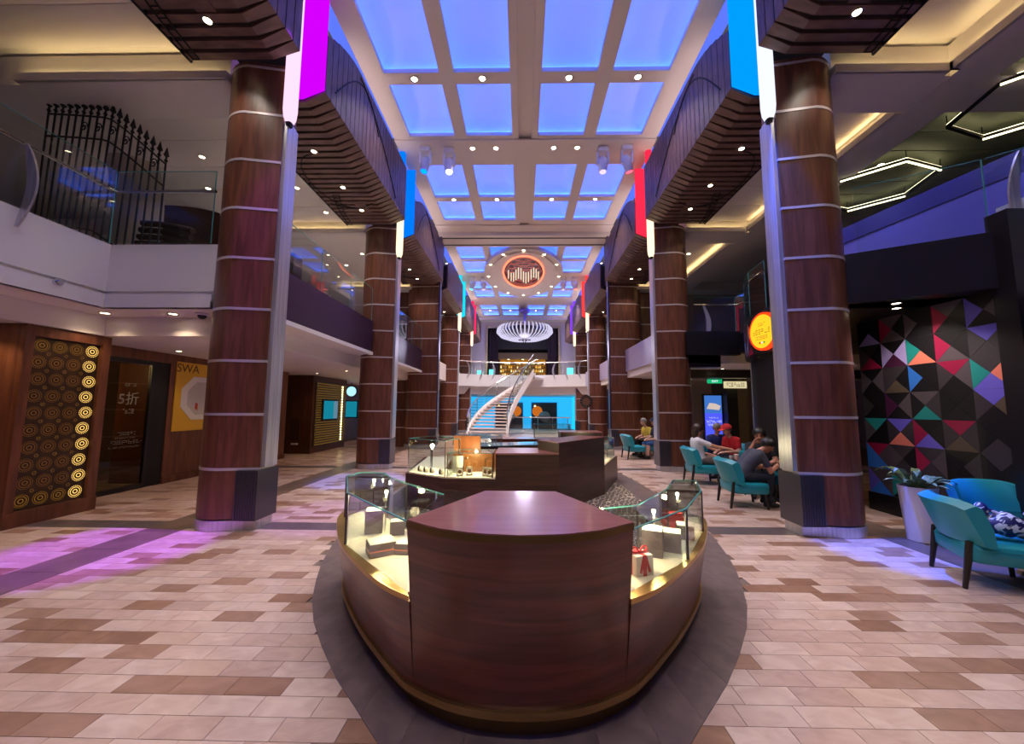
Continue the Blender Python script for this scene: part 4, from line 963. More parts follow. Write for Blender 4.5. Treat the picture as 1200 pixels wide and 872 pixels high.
for sg in (-1,1):
    o = thing('curtain', f'dark plum curtain hanging inside the portal, {"stair" if sg<0 else "aqua wall"} side','curtain',(sg*2.5,31,3.5),'portal curtains')
    pts = [(sg*(2.05+.75*i/24), 31+.07*math.sin(i*1.6)) for i in range(25)]
    part('drape', MB().loft([[(x,y,3.5) for x,y in pts]+[(x,y+.05,3.5) for x,y in pts[::-1]],[(x,y,8.1) for x,y in pts]+[(x,y+.05,8.1) for x,y in pts[::-1]]]), mat('plum_drape',(64,48,62),.7), o)
o = thing('bar_backdrop','glittering golden bar shelves beyond the balcony','shelf',(0,34,3.5))
part('frame', MB().box(-2.2,2.2,34.6,34.8,3.5,6.6), mat('bar_wood',(120,86,56),.5), o); part('canopy', MB().box(-2.3,2.3,34.1,34.8,6.05,6.62), mat('bar_cream',(170,140,112),.5), o)
part('glow_panel', MB().box(-2.1,2.1,34.55,34.6,3.7,6.05), emis('bar_gold',(190,120,36),.55), o)
rnd = random.Random(21)
for r in range(6):
    part('shelf_board', MB().box(-2.1,2.1,34.3,34.55,3.75+r*.36,3.78+r*.36), W_DARK, o)
    for c in range(22):
        x = -2.0+.19*c; h = rnd.uniform(.16,.3)
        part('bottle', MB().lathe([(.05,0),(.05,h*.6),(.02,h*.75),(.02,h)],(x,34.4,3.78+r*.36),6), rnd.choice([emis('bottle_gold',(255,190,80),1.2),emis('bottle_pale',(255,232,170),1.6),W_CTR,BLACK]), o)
for x in (-1.3,0,1.3): downlight(x,34.25,6.045,'bright downlight over the golden bar','downlights over the bar',30,2.2)
for x,z in ((-2.3,6.9),(-2.25,6.6)): single('pin_light', MB().ball((x,31.15,z),.045,8,6).cyl((x,31.15,z),(x,31.22,z),.02,n=6), emis('pin_white',(230,230,240),3), 'tiny white pin light on the dark portal valance','light',(x,31.15,z),'portal pin lights')

# ---- far balcony
def bal_y(x): return 24.3+1.3*(1-(x/4.2)**2)
BX = [-4.3+8.6*i/24 for i in range(25)]
struct('floor_balcony', MB().loft([[(x,bal_y(x)+.12,3.0),(x,bal_y(x)+.12,3.62),(x,30,3.62),(x,30,3.0)] for x in BX]), WHITE)
struct('trim_14', MB().loft([[(x,bal_y(x),3.02),(x,bal_y(x),3.82),(x,bal_y(x)+.12,3.82),(x,bal_y(x)+.12,3.02)] for x in BX]), WHITE_G, 'white curved balcony fascia at the far end')
struct('trim_15', MB().loft([[(x,bal_y(x)+.35,2.5),(x,bal_y(x)+.2,3.02),(x,30,3.02),(x,30,2.5)] for x in BX]), WHITE)
o = thing('balcony_railing','curved glass railing with blade posts on the far white balcony','railing',(0,25.5,3.82))
for i in range(0,24,2):
    a, b_ = (BX[i],bal_y(BX[i])+.06), (BX[i+2],bal_y(BX[i+2])+.06)
    part('glass_pane', MB().bar((a[0]+.02,a[1],4.22),(b_[0]-.02,b_[1],4.22),.014,.8), GLASS, o, smooth=False)
part('handrail', MB().tube([(x,bal_y(x)+.06,4.68) for x in BX],.035,8), CHROME, o)
for x in (-3.7,-2.9,-2.1,2.2,3.0,3.8): blade_post(o, x, bal_y(x)-.02, 3.5, 4.68, (1 if x<0 else -1,0,0), .18)
LF = 'small downlight under the far white balcony'
for x in (-3.2,-2.2,-1.2,0,.8,1.6,2.4,3.2): downlight(x,bal_y(x)+.9,2.495,LF,'downlights under the far balcony',60,1.0,120)
E_AQ = emis('aqua_glow',(40,170,235),1.0)
for k,(x,y,z) in enumerate(((-3.0,26.2,3.7),(-2.2,26.6,3.7),(3.3,26.2,3.7))):
    o = thing('cube_lamp','small glowing aqua cube lamp on the far balcony','lamp',(x,y,3.62),'aqua cube lamps')
    part('shade', MB().box(x-.2,x+.2,y-.2,y+.2,3.7,4.2+.1*k), emis('aqua_cube',(120,240,235),1.3), o, bevel=.02); part('base', MB().box(x-.22,x+.22,y-.22,y+.22,3.62,3.7), CHROME, o)
# ---- aqua back wall at ground level
wa = struct('wall_aqua', MB().box(-4.2,4.2,29.6,29.8,0,2.5), mat('aqua_paint',(90,180,235),.4), 'aqua lit back wall')
part('lit_panel', MB().box(-4.1,-2.2,29.58,29.6,0,2.45), E_AQ, wa); part('lit_panel', MB().box(.05,.65,29.5,29.6,0,2.45), E_AQ, wa); part('lit_panel', MB().box(2.7,4.0,29.5,29.6,0,2.45), E_AQ, wa); part('lit_panel', MB().box(-2.2,2.7,29.5,29.6,2.05,2.45), E_AQ, wa)
part('side_lit_panel', MB().box(3.85,3.95,26.8,29.5,0,2.45), emis('aqua_side',(30,200,235),1.1), wa)
for k in range(10): part('panel_joint', MB().box(3.84,3.85,26.9+.26*k,26.92+.26*k,0,2.45), E_AQ, wa)
for x0,x1 in ((-2.1,0.0),(.7,2.65)):
    o = thing('lounge_window','dark lounge window with warm picture, '+('behind the stair' if x0<0 else 'near the aqua side panel'),'window',((x0+x1)/2,29.4,0),'lounge windows')
    part('back', MB().box(x0,x1,29.4,29.48,.0,2.0), mat('lounge_dark',(40,26,22),.5), o)
    part('picture', MB().cyl(((x0+x1)/2+(.55 if x0<0 else -.55),29.35,1.35),((x0+x1)/2+(.55 if x0<0 else -.55),29.4,1.35),.4,n=20), emis('lounge_orange',(220,120,40),.6), o)
    part('seat', MB().ball(((x0+x1)/2,29.25,.95),(.45,.12,.4),14,8), mat('lounge_taupe',(120,96,84),.6), o)
    part('lamp_glow', MB().ball((x0+.25,29.3,1.75),.07,8,6), emis('lounge_lamp',(255,220,150),3), o)
lamp('aqua_wash','AREA',(0,28.2,2.4),60,(60,190,255),None,2.0)
# ---- hall rail on the ground and flower stand
o = thing('glass_railing','low glass railing with chrome rail before the aqua wall','railing',(.8,24,0))
for k in range(4): part('glass_pane', MB().box(-.9+.95*k,-.02+.95*k,24.0,24.015,.1,.95), GLASS, o, smooth=False)
part('handrail', MB().tube([(-1.0,24,1.0),(3.0,24,1.0)],.03,8), CHROME, o)
for k in range(5): part('post', MB().cyl((-.95+.95*k,24,0),(-.95+.95*k,24,1.0),.02,n=8), CHROME, o)

# ---- curved staircase
CX_, CY_, RI, RO_ = .5, 20.2, 1.35, 3.45
N_ = 21; RISE = 3.62/N_
o = thing('staircase','white curved open-riser staircase sweeping up to the far balcony','staircase',(-2,20.5,0))
def sp_(ang, r, z): return (CX_+r*math.cos(ang), CY_+1.25*r*math.sin(ang), z)
A0, A1 = PI*1.03, PI*.47
TREAD = mat('stair_tread',(214,196,190),.4)
for k in range(N_):
    a, b_ = A0+(A1-A0)*k/N_, A0+(A1-A0)*(k+.92)/N_
    z = RISE*(k+1)
    part('tread', MB().loft([[sp_(a,RI,z-.07),sp_(a,RO_,z-.07),sp_(a,RO_,z),sp_(a,RI,z)],[sp_(b_,RI,z-.07),sp_(b_,RO_,z-.07),sp_(b_,RO_,z),sp_(b_,RI,z)]]), TREAD, o, smooth=False)
for r in (RI,RO_):
    rings = []
    for i in range(29):
        t = i/28; a = A0+(A1-A0)*t; z = 3.62*t; th = .05
        rings.append([sp_(a,r-th,max(z-.22,0)),sp_(a,r+th,max(z-.22,0)),sp_(a,r+th,z+.28),sp_(a,r-th,z+.28)])
    part('stringer', MB().loft(rings), WHITE_G, o)
    rl = [sp_(A0+(A1-A0)*i/28, r, 3.62*i/28+1.1) for i in range(29)]
    part('handrail', MB().tube(rl,.035,8), CHROME, o)
    for i in range(0,28,4):
        a0, a1 = A0+(A1-A0)*i/28, A0+(A1-A0)*(i+3.8)/28; z0, z1 = 3.62*i/28, 3.62*(i+3.8)/28
        part('glass_pane', MB().loft([[sp_(a0,r-.01,z0+.28),sp_(a0,r+.01,z0+.28),sp_(a0,r+.01,z0+1.05),sp_(a0,r-.01,z0+1.05)],[sp_(a1,r-.01,z1+.28),sp_(a1,r+.01,z1+.28),sp_(a1,r+.01,z1+1.05),sp_(a1,r-.01,z1+1.05)]]), GLASS, o, smooth=False)
        part('baluster', MB().cyl(sp_(a0,r,z0+.1),sp_(a0,r,z0+1.1),.02,n=6), CHROME, o)
a = A1; part('landing', MB().prism([sp_(a,RI,0)[:2],sp_(a,RO_,0)[:2],(1.6,bal_y(.8)+.2),(-.2,bal_y(0)+.2)],3.5,3.62), WHITE_G, o)
# string of small bright flowers/lights at the stair foot is glassware on the back counter
# ---- chandelier
o = thing('chandelier','large bowl chandelier of curved white fins on a lilac stem','chandelier',(.1,27,6.2))
cx, cy = .12, 27.0
part('stem', MB().cyl((cx,cy,7.6),(cx,cy,8.78),.09,n=12), mat('lilac_stem',(150,130,230),.4), o); part('canopy', MB().lathe([(.35,0),(.35,-.2),(.2,-.3)],(cx,cy,8.8),20), mat('lilac_stem',(150,130,230),.4), o)
part('core', MB().lathe([(.4,6.62),(1.3,6.75),(1.7,7.0),(1.5,7.3),(.3,7.6)],(cx,cy,0),32), mat('chandelier_core',(40,34,50),.3), o)
FW_ = emis('fin_white',(216,210,240),.8)
for k in range(44):
    a = 2*PI*k/44; c_, s_ = math.cos(a), math.sin(a)
    prof = [(.5,6.52),(1.2,6.56),(1.75,6.76),(2.02,7.05),(1.98,7.3),(1.8,7.5)]
    part('fin', MB().tube([(cx+r*c_,cy+r*s_,z) for r,z in prof],[.018,.026,.04,.05,.045,.03],6), FW_, o)
part('hoop', MB().tube([(cx+1.8*math.cos(2*PI*i/40),cy+1.8*math.sin(2*PI*i/40),7.3) for i in range(40)],.03,6,closed=True), CHROME, o)
lamp('chandelier_lamp','POINT',(cx,cy,5.9),220,(230,220,255),None,.6)
# ---- wall clock and red lantern on the pier
o = thing('wall_clock','round black wall clock on the far walnut column','clock',(3.44,20.0,2.1))
part('rim', MB().cyl((3.3,19.72,1.95),(3.3,19.8,1.95),.33,n=28), BLACK, o); part('face', MB().cyl((3.3,19.715,1.95),(3.3,19.72,1.95),.2,n=24), mat('clock_brown',(96,66,54),.5), o)
for k in range(12):
    a = 2*PI*k/12; part('hour_mark', MB().cyl((3.3+.26*math.cos(a),19.71,1.95+.26*math.sin(a)),(3.3+.26*math.cos(a),19.72,1.95+.26*math.sin(a)),.018,n=6), mat('clock_mark',(150,140,130),.5), o)
# ---- moving head spotlights
def moving_head(x, y, color, rgb, aim, power, label, dz=0):
    o = thing('stage_spotlight', label, 'spotlight', (x,y,8.76+dz), 'moving head spotlights')
    part('base', MB().box(x-.14,x+.14,y-.12,y+.12,8.62+dz,8.76+dz), WHITE_G, o, bevel=.01)
    for sg in (-1,1): part('yoke_arm', MB().bar((x+sg*.14,y,8.65+dz),(x+sg*.14,y,8.28+dz),.05,.12), WHITE_G, o)
    c = Vector((x,y,8.3+dz)); d = (Vector(aim)-c).normalized()
    part('head', MB().tube([c-d*.2,c-d*.12,c+d*.15,c+d*.24],[.08,.12,.12,.1],16), WHITE_G, o)
    part('lens', MB().tube([c+d*.24,c+d*.255],[.09,.085],16), emis('lens_'+color, rgb, 4), o)
    if power: lamp('spot_beam','SPOT',tuple(c+d*.3),power,rgb,None,.04,16,aim,.5)
moving_head(-2.75,9.75,'blue',(0,90,255),(-3.6,8.4,0),3000,'white moving head spotlight with blue lens by the blue-lit column')
moving_head(-2.1,9.8,'white',(235,235,255),(-1.6,8,0),0,'white moving head spotlight with pale lens beside the blue one')
moving_head(2.8,9.75,'red',(255,60,80),(3.6,10.3,6),0,'white moving head spotlight with red lens by the red-lit column')
moving_head(2.15,9.8,'off',(120,110,120),(2.0,9.0,0),0,'unlit white moving head spotlight beside the red one')
moving_head(-2.75,4.8,'magenta',(150,10,255),(-4.7,4.3,0),4000,'moving head spotlight throwing magenta light on the floor')
moving_head(2.75,4.8,'sky',(30,90,255),(4.5,4.6,0),6000,'moving head spotlight throwing blue light on the floor')
moving_head(-2.2,4.8,'violet',(150,10,255),(-2.85,5.7,0),1000,'moving head spotlight throwing a violet patch beside the counter')
moving_head(-2.8,20.2,'turquoise',(40,210,225),(-3.6,20,6),0,'white moving head spotlight by the turquoise-lit column',.04)
moving_head(-2.2,20.25,'off',(120,110,120),(-2.0,19,0),0,'unlit moving head spotlight beside the turquoise one',.04)
moving_head(2.8,20.2,'orange',(255,90,70),(3.6,20,6),0,'white moving head spotlight by the orange-red-lit column',.04)
moving_head(2.2,20.25,'off',(120,110,120),(2.0,19,0),0,'unlit moving head spotlight beside the orange-red one',.04)
# ================================================================== SEATING
def make_chair(label):
    o = thing('lounge_chair', label, 'chair', (0,0,0), 'teal lounge chairs')
    def rr(x0,x1,y0,y1,rad,n=5):
        pts = []
        for cx,cy,a0 in ((x1-rad,y1-rad,0),(x0+rad,y1-rad,90),(x0+rad,y0+rad,180),(x1-rad,y0+rad,270)):
            for i in range(n+1): a = R(a0+90*i/n); pts.append((cx+rad*math.cos(a),cy+rad*math.sin(a)))
        return pts
    def sc(p,k): return [(x*k,y*k) for x,y in p]
    b = rr(-.3,.3,-.27,.31,.1)
    seat = MB().loft([[(x,y,.24) for x,y in sc(b,.95)],[(x,y,.26) for x,y in b],[(x,y,.36) for x,y in sc(b,1.01)],[(x,y,.395) for x,y in sc(b,.97)],[(x,y,.405) for x,y in sc(b,.85)],[(x,y,.408) for x,y in sc(b,.3)]])
    part('seat', seat, TEAL, o)
    part('seat_seam', MB().tube([(x*1.012,y*1.012,.365) for x,y in b],.004,5,closed=True), TEAL, o)
    rings = []
    for i in range(17):
        t = -1+2*i/16; x = .34*t; yb = -.30+.13*abs(t)**2.2
        e = 1-.05*abs(t)**6
        sec = []
        for (dy,z) in ((0,.40),(.035,.385),(.07,.40),(.085,.55),(.06,.76*e),(.03,.785*e),(-.01,.77*e),(-.06,.74*e),(-.03,.55)):
            sec.append((x, yb+dy-.18*(z-.4), z))
        rings.append(sec)
    part('backrest', MB().loft(rings), TEAL, o)
    for sx in (-1,1):
        part('leg', MB().tube([(sx*.25,.25,.25),(sx*.255,.265,.0)],[.026,.018],8), LEG, o)
        part('leg', MB().tube([(sx*.27,-.245,.42),(sx*.265,-.262,.25),(sx*.265,-.30,.0)],[.024,.026,.018],8), LEG, o)
    return o
def face_rz(dx,dy): return math.atan2(-dx,dy)
ch0 = make_chair('teal leather lounge chair holding a patterned bag beside the planter')
ch0.location = (4.33,3.74,0.0); ch0.rotation_euler = (0,0,face_rz(.91,-.41))
copy_tree(ch0,(5.3,4.36,0),face_rz(-.1,-1),'teal lounge chair facing the table against the triangle patterned wall')
copy_tree(ch0,(3.66,6.53,0),face_rz(1,-.12),'teal lounge chair under the person in the dark grey shirt')
copy_tree(ch0,(3.86,8.4,0),face_rz(1,-.1),'teal lounge chair under the person in the white shirt')
copy_tree(ch0,(3.55,12.35,0),face_rz(1,.1),'empty teal lounge chair by the wide walnut pier')
copy_tree(ch0,(4.42,12.4,0),face_rz(-1,-.2),'teal lounge chair under the person in the navy cap')
copy_tree(ch0,(4.82,9.62,0),face_rz(-.1,-1),'teal lounge chair under the person with glasses')
copy_tree(ch0,(4.93,8.92,0),face_rz(-1,-.25),'teal lounge chair under the person in red')
copy_tree(ch0,(4.5,7.4,0),face_rz(-.6,-1),'teal lounge chair under the person in black')
def table(x, y, z, r, label):
    o = thing('side_table', label, 'table', (x,y,0), 'round dark tables')
    part('top', MB().lathe([(r-.01,z-.025),(r,z-.015),(r,z-.005),(r-.01,z)],(x,y,0),32), mat('dark_glass_top',(16,16,22),.08), o)
    part('stem', MB().lathe([(.035,.02),(.03,.1),(.03,z-.03),(.08,z-.025)],(x,y,0),14), BLACK, o); part('foot', MB().lathe([(.24,.003),(.24,.012),(.05,.03)],(x,y,0),24), BLACK, o)
table(5.0,3.75,.55,.4,'round dark glass table beside the patterned bag')
table(4.36,8.02,.56,.26,'round dark table amid the seated group')
table(4.6,6.75,.56,.28,'round dark table before the person in dark grey')
table(3.85,12.95,.56,.3,'round dark table beside the empty teal chair')
cupm = mat('white_ceramic',(226,222,218),.25)
def cup(x,y,z,label,m=cupm):
    o = thing('cup', label, 'cup', (x,y,z), 'cups on tables')
    part('bowl', MB().lathe([(.022,0),(.035,.02),(.04,.075),(.036,.075),(.03,.02),(.001,.012)],(x,y,z),16), m, o); part('handle', MB().tube([(x+.036,y,z+.06),(x+.06,y,z+.055),(x+.06,y,z+.025),(x+.034,y,z+.02)],.005,6), m, o)
cup(4.28,7.98,.56,'white cup on the group table'); cup(4.44,8.12,.56,'second white cup beside the napkin on the group table')
o = thing('napkin_box','pink and white printed box on the group table','box',(4.45,7.95,.56))
part('carton', MB().box(4.34,4.54,7.86,7.95,.561,.66), mat('carton_pink',(214,160,158),.5), o, bevel=.004); part('lid', MB().box(4.335,4.545,7.855,7.955,.66,.675), GB, o)
o = thing('purse','folded white and black pouch on the near dark table','pouch',(5.0,3.9,.55))
part('pouch', MB().ball((4.98,3.86,.585),(.12,.07,.035),14,8), mat('pouch_white',(200,200,206),.5), o); part('flap', MB().ball((5.03,3.9,.63),(.07,.05,.05),12,8), mat('pouch_pattern',(20,20,26),.5,rgb2=(190,190,200),scale=(14,14,14),nscale=2,lo=.48,hi=.52), o)
# patterned bag on the near chair
BAG = mat('bag_pattern',(18,26,92),.5,rgb2=(205,214,235),scale=(7,16,9),nscale=1.6,detail=1,dist=1.2,lo=.5,hi=.54)
o = thing('handbag','blue and white patterned cloth bag slumped on the teal chair','bag',(4.42,3.62,.41))
rings = []
for i in range(13):
    t = i/12; c = Vector((4.26+.34*t, 3.78-.2*t, .50+.11*math.sin(t*2.2)-.10*t)); rr_ = .025+.085*math.sin(PI*min(1,t*1.02))**.6
    rings.append([c+Vector((.45*rr_*math.cos(a), .9*rr_*math.cos(a), rr_*(.95+.12*math.sin(3*t*5))*math.sin(a))) for a in [2*PI*k/14 for k in range(14)]])
part('body', MB().loft(rings), BAG, o)
part('knot', MB().ball((4.3,3.74,.66),(.05,.05,.075),12,8), BAG, o); part('strap', MB().tube([(4.3,3.74,.68),(4.36,3.7,.66),(4.45,3.66,.6),(4.55,3.6,.52),(4.6,3.58,.46)],.016,8), BAG, o)
# planter
o = thing('potted_plant','leafy plant in a tall tapered white planter by the patterned wall','plant',(4.86,4.86,0))
part('planter', MB().lathe([(.12,.005),(.135,.01),(.18,.6),(.185,.66),(.165,.66),(.16,.6),(.001,.58)],(4.86,4.86,0),28), mat('planter_white',(214,204,206),.4), o)
part('soil', MB().lathe([(.16,.605),(.001,.615)],(4.86,4.86,0),20), mat('soil',(40,30,24),.9), o)
LEAF = mat('leaf_green',(58,92,56),.4,rgb2=(120,140,104),scale=(14,14,14),nscale=1.5); rnd = random.Random(4)
for k in range(20):
    a = 2*PI*k/20+rnd.uniform(-.2,.2); L = rnd.uniform(.2,.36); up = rnd.uniform(.08,.26); base = Vector((4.86+.06*math.cos(a),4.86+.06*math.sin(a),.62))
    d = Vector((math.cos(a),math.sin(a),0)); sd = Vector((-d.y,d.x,0)); v = []; n = 7
    for i in range(n+1):
        t = i/n; c = base+d*L*t+Vector((0,0,up*math.sin(t*2.3))); wd = .042*math.sin(PI*(.08+.92*t))**.8
        v += [c-sd*wd+Vector((0,0,.012)), c, c+sd*wd+Vector((0,0,.012))]
    mb = MB(); mb.add(v,[(3*i+j,3*i+j+1,3*i+j+4,3*i+j+3) for i in range(n) for j in (0,1)]); part('leaf', mb, LEAF, o)

# ================================================================== PEOPLE
SKIN = mat('skin_tan',(196,138,112),.5); SKIN2 = mat('skin_fair',(214,164,140),.5)
HAIRB = mat('hair_black',(18,14,14),.45); HAIRG = mat('hair_grey',(140,136,132),.5); HAIRD = mat('hair_brown',(52,28,24),.45)
def seg_dist(p, a, b_):
    ab = b_-a; t = 0 if ab.length_squared < 1e-9 else max(0,min(1,(p-a).dot(ab)/ab.length_squared)); return (p-(a+ab*t)).length, t
def person(label, loc, rz, shirt, pants, shoe, skin, pose, hair=HAIRB, hairstyle='short', cap=None, sleeves='short', shorts=False, bald=0):
    V = Vector
    g = lambda k, d: V(pose.get(k, d))
    pel = g('pelvis',(0,0,.5)); ch = g('chest',(0,.02,.9)); hd = g('head',(0,.06,1.17))-Vector((0,0,.035)); f = g('face',(0,1,-.1)).normalized()
    rt = f.cross(V((0,0,1))).normalized(); u = rt.cross(f).normalized()
    side = V(pose.get('side',(1,0,0)))
    prim = []
    def cap_(a,b_,r0,r1,m): prim.append((V(a),V(b_),r0,r1,m))
    # torso: stacked side-to-side capsules give depth and width
    lx = lambda c, w_: (V(c)-side*w_, V(c)+side*w_)
    for t, w_, r in ((0,.095,.115),(.12,.092,.113),(.25,.088,.11),(.37,.086,.108),(.5,.087,.107),(.62,.097,.108),(.75,.11,.107),(.86,.12,.1),(.96,.125,.088)):
        c = pel.lerp(ch,t); a, b_ = lx(c,w_); cap_(a,b_,r,r, pants if t == 0 else shirt)
    cap_(pel.lerp(ch,.1),pel.lerp(ch,.9),.12,.115,shirt)
    cap_(ch, hd-u*.06,.055,.05,skin)
    sh = {}
    for s_,n in ((-1,'l'),(1,'r')):
        S_ = ch+side*s_*.18+V((0,0,-.005)); E_l = g('elbow_'+n,(s_*.24,.12,.66)); H = g('hand_'+n,(s_*.14,.36,.62))
        cap_(ch+side*s_*.1,S_,.08,.068,shirt); mid = S_.lerp(E_l,.62)
        if sleeves == 'short': cap_(S_,mid,.066,.056,shirt); cap_(mid,E_l,.046,.042,skin)
        else: cap_(S_,E_l,.064,.05,shirt)
        cap_(E_l,H,.041,.029,skin)
        d = (H-E_l).normalized(); pn = V(pose.get('palm_'+n,(0,0,-1))); sd = d.cross(pn).normalized()
        cap_(H,H+d*.05,.026,.03,skin); 
        for q in range(4):
            o_ = sd*(-.027+.018*q); Lf = (.055,.066,.062,.048)[q]; p0 = H+d*.07+o_; p1 = p0+d*Lf*.55+pn*.008; p2 = p1+d*Lf*.4+pn*.028
            cap_(p0-d*.03,p1,.0095,.009,skin); cap_(p1,p2,.009,.008,skin)
        th0 = H+d*.02-sd*.03; th1 = th0+d*.035-sd*.022+pn*.012; cap_(th0,th1,.012,.0105,skin); cap_(th1,th1+d*.03+pn*.01,.0105,.009,skin)
        hip = pel+side*s_*.1; K = g('knee_'+n,(s_*.13,.44,.47)); A = g('ankle_'+n,(s_*.13,.44,.09)); toe = g('toe_'+n,tuple(A+V((0,.15,-.05))))
        cap_(hip,K,.092,.066,pants)
        if shorts: cap_(K,K.lerp(A,.15),.062,.058,skin); cap_(K.lerp(A,.1),K.lerp(A,.35),.052,.056,skin); cap_(K.lerp(A,.35),A,.056,.036,skin)
        else: cap_(K,K.lerp(A,.35),.066,.062,pants); cap_(K.lerp(A,.35),A,.06,.05,pants)
        cap_(A+V((0,-.03,-.045)),toe+V((0,0,.0)),.042,.036,shoe); cap_(A,A+V((0,0,-.04)),.046,.046,shoe)
    # head
    cap_(hd+u*.03-f*.02,hd+u*.03+f*.01,.094,.088,skin); cap_(hd-u*.03+f*.015,hd-u*.08+f*.035,.074,.046,skin); cap_(hd+f*.09+u*.005,hd+f*.114-u*.022,.012,.017,skin)
    for s_ in (-1,1): cap_(hd+rt*s_*.089+u*.012,hd+rt*s_*.093-u*.018,.014,.012,skin)
    mb = MB()
    for a,b_,r0,r1,m in prim:
        mb.ball(a,r0,12,8); mb.ball(b_,r1,12,8)
        if (b_-a).length > 1e-4: mb.tube([a,b_],[r0,r1],12)
    me = mb.mesh('person_raw', skin)
    tmp = bpy.data.objects.new('tmp', me); col.objects.link(tmp)
    md = tmp.modifiers.new('r','REMESH'); md.mode = 'VOXEL'; md.voxel_size = .0125; md.use_smooth_shade = True
    ms = tmp.modifiers.new('s','SMOOTH'); ms.factor = .5; ms.iterations = 5
    bpy.context.view_layer.update()
    body = bpy.data.meshes.new_from_object(tmp.evaluated_get(bpy.context.evaluated_depsgraph_get())); bpy.data.objects.remove(tmp)
    mats = []
    for p in prim:
        if p[4] not in mats: mats.append(p[4])
    body.materials.clear()
    for m in mats: body.materials.append(m)
    idx = []
    for poly in body.polygons:
        c = poly.center; best = (9,0)
        for a,b_,r0,r1,m in prim:
            if (c-a).length-(b_-a).length > .25: continue
            d, t = seg_dist(c,a,b_); d -= r0+(r1-r0)*t
            if d < best[0]: best = (d, mats.index(m))
        idx.append(best[1])
    body.polygons.foreach_set('material_index', idx); body.polygons.foreach_set('use_smooth',[True]*len(idx))
    body.name = 'person'
    o = tag(link('person', body), label, 'person'); ORG[o.name] = (0,0,0)
    # hair, cap, face
    M = Matrix((rt,f,u)).transposed()
    def shell(zmin, k, m, name, back=0):
        q = MB(); n, mrows = 18, 8; vs_ = []; fs = []
        for j in range(mrows+1):
            for i in range(n):
                a = 2*PI*i/n; fr = math.sin(a)            # +1 forward
                low = ((-.4 if hairstyle=='short' else -.7)+(.95 if hairstyle=='short' else 1.2)*max(0,fr)**1.5+(zmin+.4)*max(0,-fr)) if back else zmin+.3*max(0,fr)
                ph = PI/2*(1-j/mrows)+ (math.asin(max(-.95,min(.95,low))))*(j/mrows)
                ra = .1*k; vs_.append(hd+u*.03+M@V((ra*math.cos(ph)*math.cos(a), ra*1.1*math.cos(ph)*math.sin(a)-.006, ra*1.08*math.sin(ph))))
        for j in range(mrows):
            for i in range(n): fs.append((j*n+i,j*n+(i+1)%n,(j+1)*n+(i+1)%n,(j+1)*n+i))
        q.add(vs_,fs); return part(name,q,m,o)
    if bald == 0 or cap is None: shell(-.85 if hairstyle=='short' else -.9, 1.06 if hairstyle=='short' else 1.12, hair, 'hair', 1)
    if hairstyle == 'long':
        part('hair_back', MB().tube([hd+u*.02-f*.05,hd-u*.08-f*.06,hd-u*.2-f*.04],[.085,.08,.05],12), hair, o)
    if cap:
        shell(.0, 1.16, cap, 'cap'); part('cap_brim', MB().ball(hd+u*.06+f*.12,(.07,.075,.012),12,6,M), cap, o)
    for s_ in (-1,1):
        part('eye', MB().ball(hd+f*.09+rt*s_*.032+u*.02,.0105,8,6), BLACK, o); part('eyebrow', MB().tube([hd+f*.086+rt*s_*.018+u*.043,hd+f*.083+rt*s_*.045+u*.045],.005,5), hair, o)
    part('mouth', MB().tube([hd+f*.09-rt*.02-u*.052,hd+f*.095-u*.054,hd+f*.09+rt*.02-u*.052],.005,5), mat('lips',(150,80,74),.5), o)
    o.location = loc; o.rotation_euler = (0,0,rz)
    ORG[o.name] = (0,0,0)
    return o
cl = lambda n, c: mat('cloth_'+n, c, .8, bump=.1, scale=(30,30,30))
NAVYP = cl('dark_navy',(24,28,44)); BLKS = cl('black_shoe',(16,15,18))
pm = person('person in a dark grey shirt leaning forward over a phone', (3.54,6.52,0), face_rz(1,-.12), cl('slate',(62,64,80)), NAVYP, BLKS, SKIN,
    dict(pelvis=(0,.02,.49), chest=(0,.34,.86), head=(0,.53,1.03), face=(0,.8,-.62), elbow_l=(-.21,.46,.60), elbow_r=(.21,.46,.60), hand_l=(-.07,.66,.70), hand_r=(.07,.66,.70), palm_l=(0,0,1), palm_r=(0,0,1),
         knee_l=(-.15,.46,.5), knee_r=(.15,.48,.5), ankle_l=(-.14,.50,.1), ankle_r=(.14,.42,.1)))
part('belt', MB().tube([(.125*math.cos(a),.06+.115*math.sin(a),.565+.05*math.sin(a)*-.8) for a in [2*PI*k/20 for k in range(20)]],.014,6,closed=True), LEG, pm)
part('watch', MB().tube([(.085+.03*math.cos(a),.635,.69+.03*math.sin(a)) for a in [2*PI*k/14 for k in range(14)]],.008,6,closed=True), BLACK, pm)
o = thing('phone','black phone held by the person in dark grey','phone',(4.27,6.42,.75)); part('body', MB().bar((4.27,6.38,.785),(4.27,6.5,.785),.06,.009), BLACK, o)
person('person in a white shirt reaching an arm across the table', (3.86,8.42,0), face_rz(1,-.1), cl('white',(214,210,216)), cl('taupe',(120,104,98)), BLKS, SKIN,
    dict(pelvis=(0,-.04,.5), chest=(0,-.08,.91), head=(0,-.03,1.17), face=(.1,1,-.1), elbow_r=(.24,.22,.80), hand_r=(.28,.48,.76), elbow_l=(-.24,.08,.62), hand_l=(-.14,.3,.58)), hair=HAIRD, hairstyle='long')
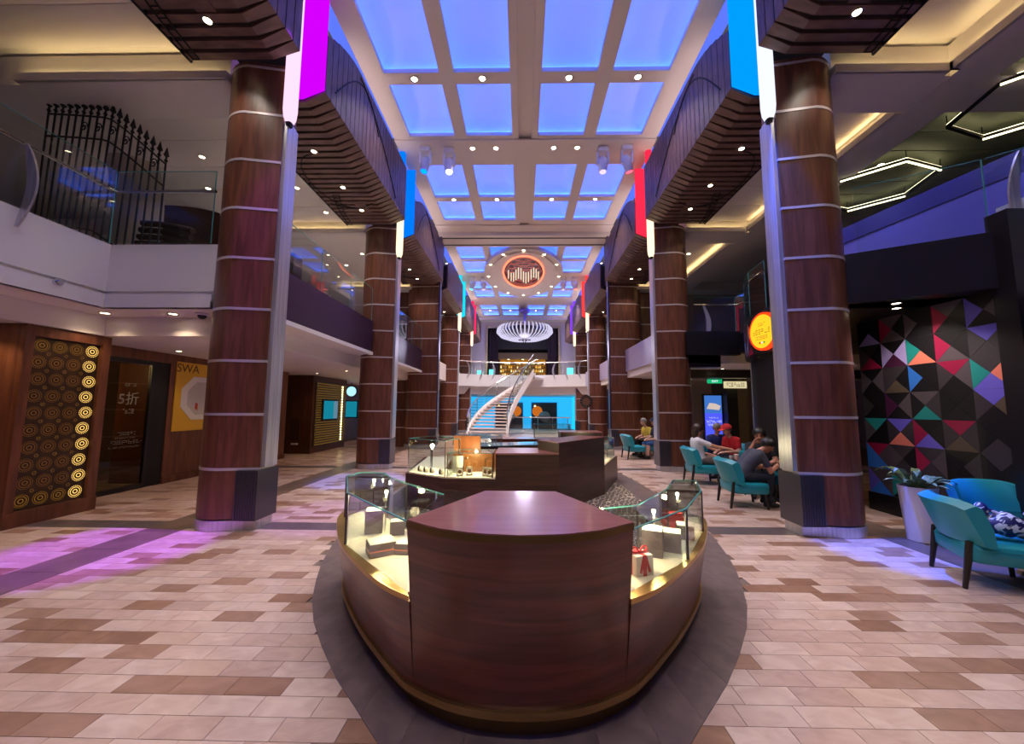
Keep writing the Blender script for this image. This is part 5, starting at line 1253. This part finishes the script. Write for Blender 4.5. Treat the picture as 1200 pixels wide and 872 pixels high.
pg_ = person('person in a navy shirt and glasses facing the table', (4.79,9.58,0), face_rz(-.1,-1), cl('navy_shirt',(34,44,104)), NAVYP, BLKS, SKIN,
    dict(pelvis=(0,0,.5), chest=(0,.06,.9), head=(0,.12,1.15), face=(0,1,-.25), hand_l=(-.1,.38,.6), hand_r=(.1,.38,.6)), hair=HAIRG)
for s_ in (-1,1): part('glasses', MB().tube([(s_*.033+.026*math.cos(a),.235,1.135+.02*math.sin(a)) for a in [2*PI*k/12 for k in range(12)]],.003,5,closed=True), BLACK, pg_)
person('person in a red shirt and red cap looking down at the table', (4.89,8.9,0), face_rz(-1,-.25), cl('red_shirt',(200,30,36)), NAVYP, BLKS, SKIN2,
    dict(pelvis=(0,.0,.5), chest=(0,.1,.9), head=(0,.22,1.15), face=(0,1,-.4), hand_l=(-.1,.42,.62), hand_r=(.1,.42,.62)), cap=cl('red_cap',(214,50,50)), hair=HAIRG)
person('person in black raising a hand, behind the one in dark grey', (4.5,7.37,0), face_rz(-.6,-1), cl('black_top',(26,22,28)), NAVYP, BLKS, SKIN,
    dict(pelvis=(0,0,.5), chest=(0,.04,.9), head=(0,.1,1.14), face=(0,1,-.3), elbow_r=(.2,.2,.75), hand_r=(.08,.26,.98), hand_l=(-.1,.36,.6)), hair=HAIRB, hairstyle='long')
person('person in a navy shirt, navy cap and shorts on the far chair', (4.36,12.38,0), face_rz(-1,-.2), cl('navy_tee',(36,40,72)), cl('blue_shorts',(40,76,130)), BLKS, SKIN2,
    dict(pelvis=(0,0,.5), chest=(0,.06,.92), head=(0,.12,1.2), face=(0,1,-.15), hand_l=(-.12,.34,.62), hand_r=(.12,.34,.62)), cap=cl('navy_cap',(30,34,66)), shorts=True)
person('person in a yellow shirt seated behind the navy capped person', (4.36,13.23,0), face_rz(-1,-.3), cl('yellow_tee',(214,190,70)), NAVYP, BLKS, SKIN2,
    dict(pelvis=(0,0,.5), chest=(0,.1,.9), head=(0,.22,1.17), face=(0,1,-.15)), hair=HAIRG)
copy_tree(ch0,(4.42,13.25,0),face_rz(-1,-.3),'teal lounge chair under the person in yellow')
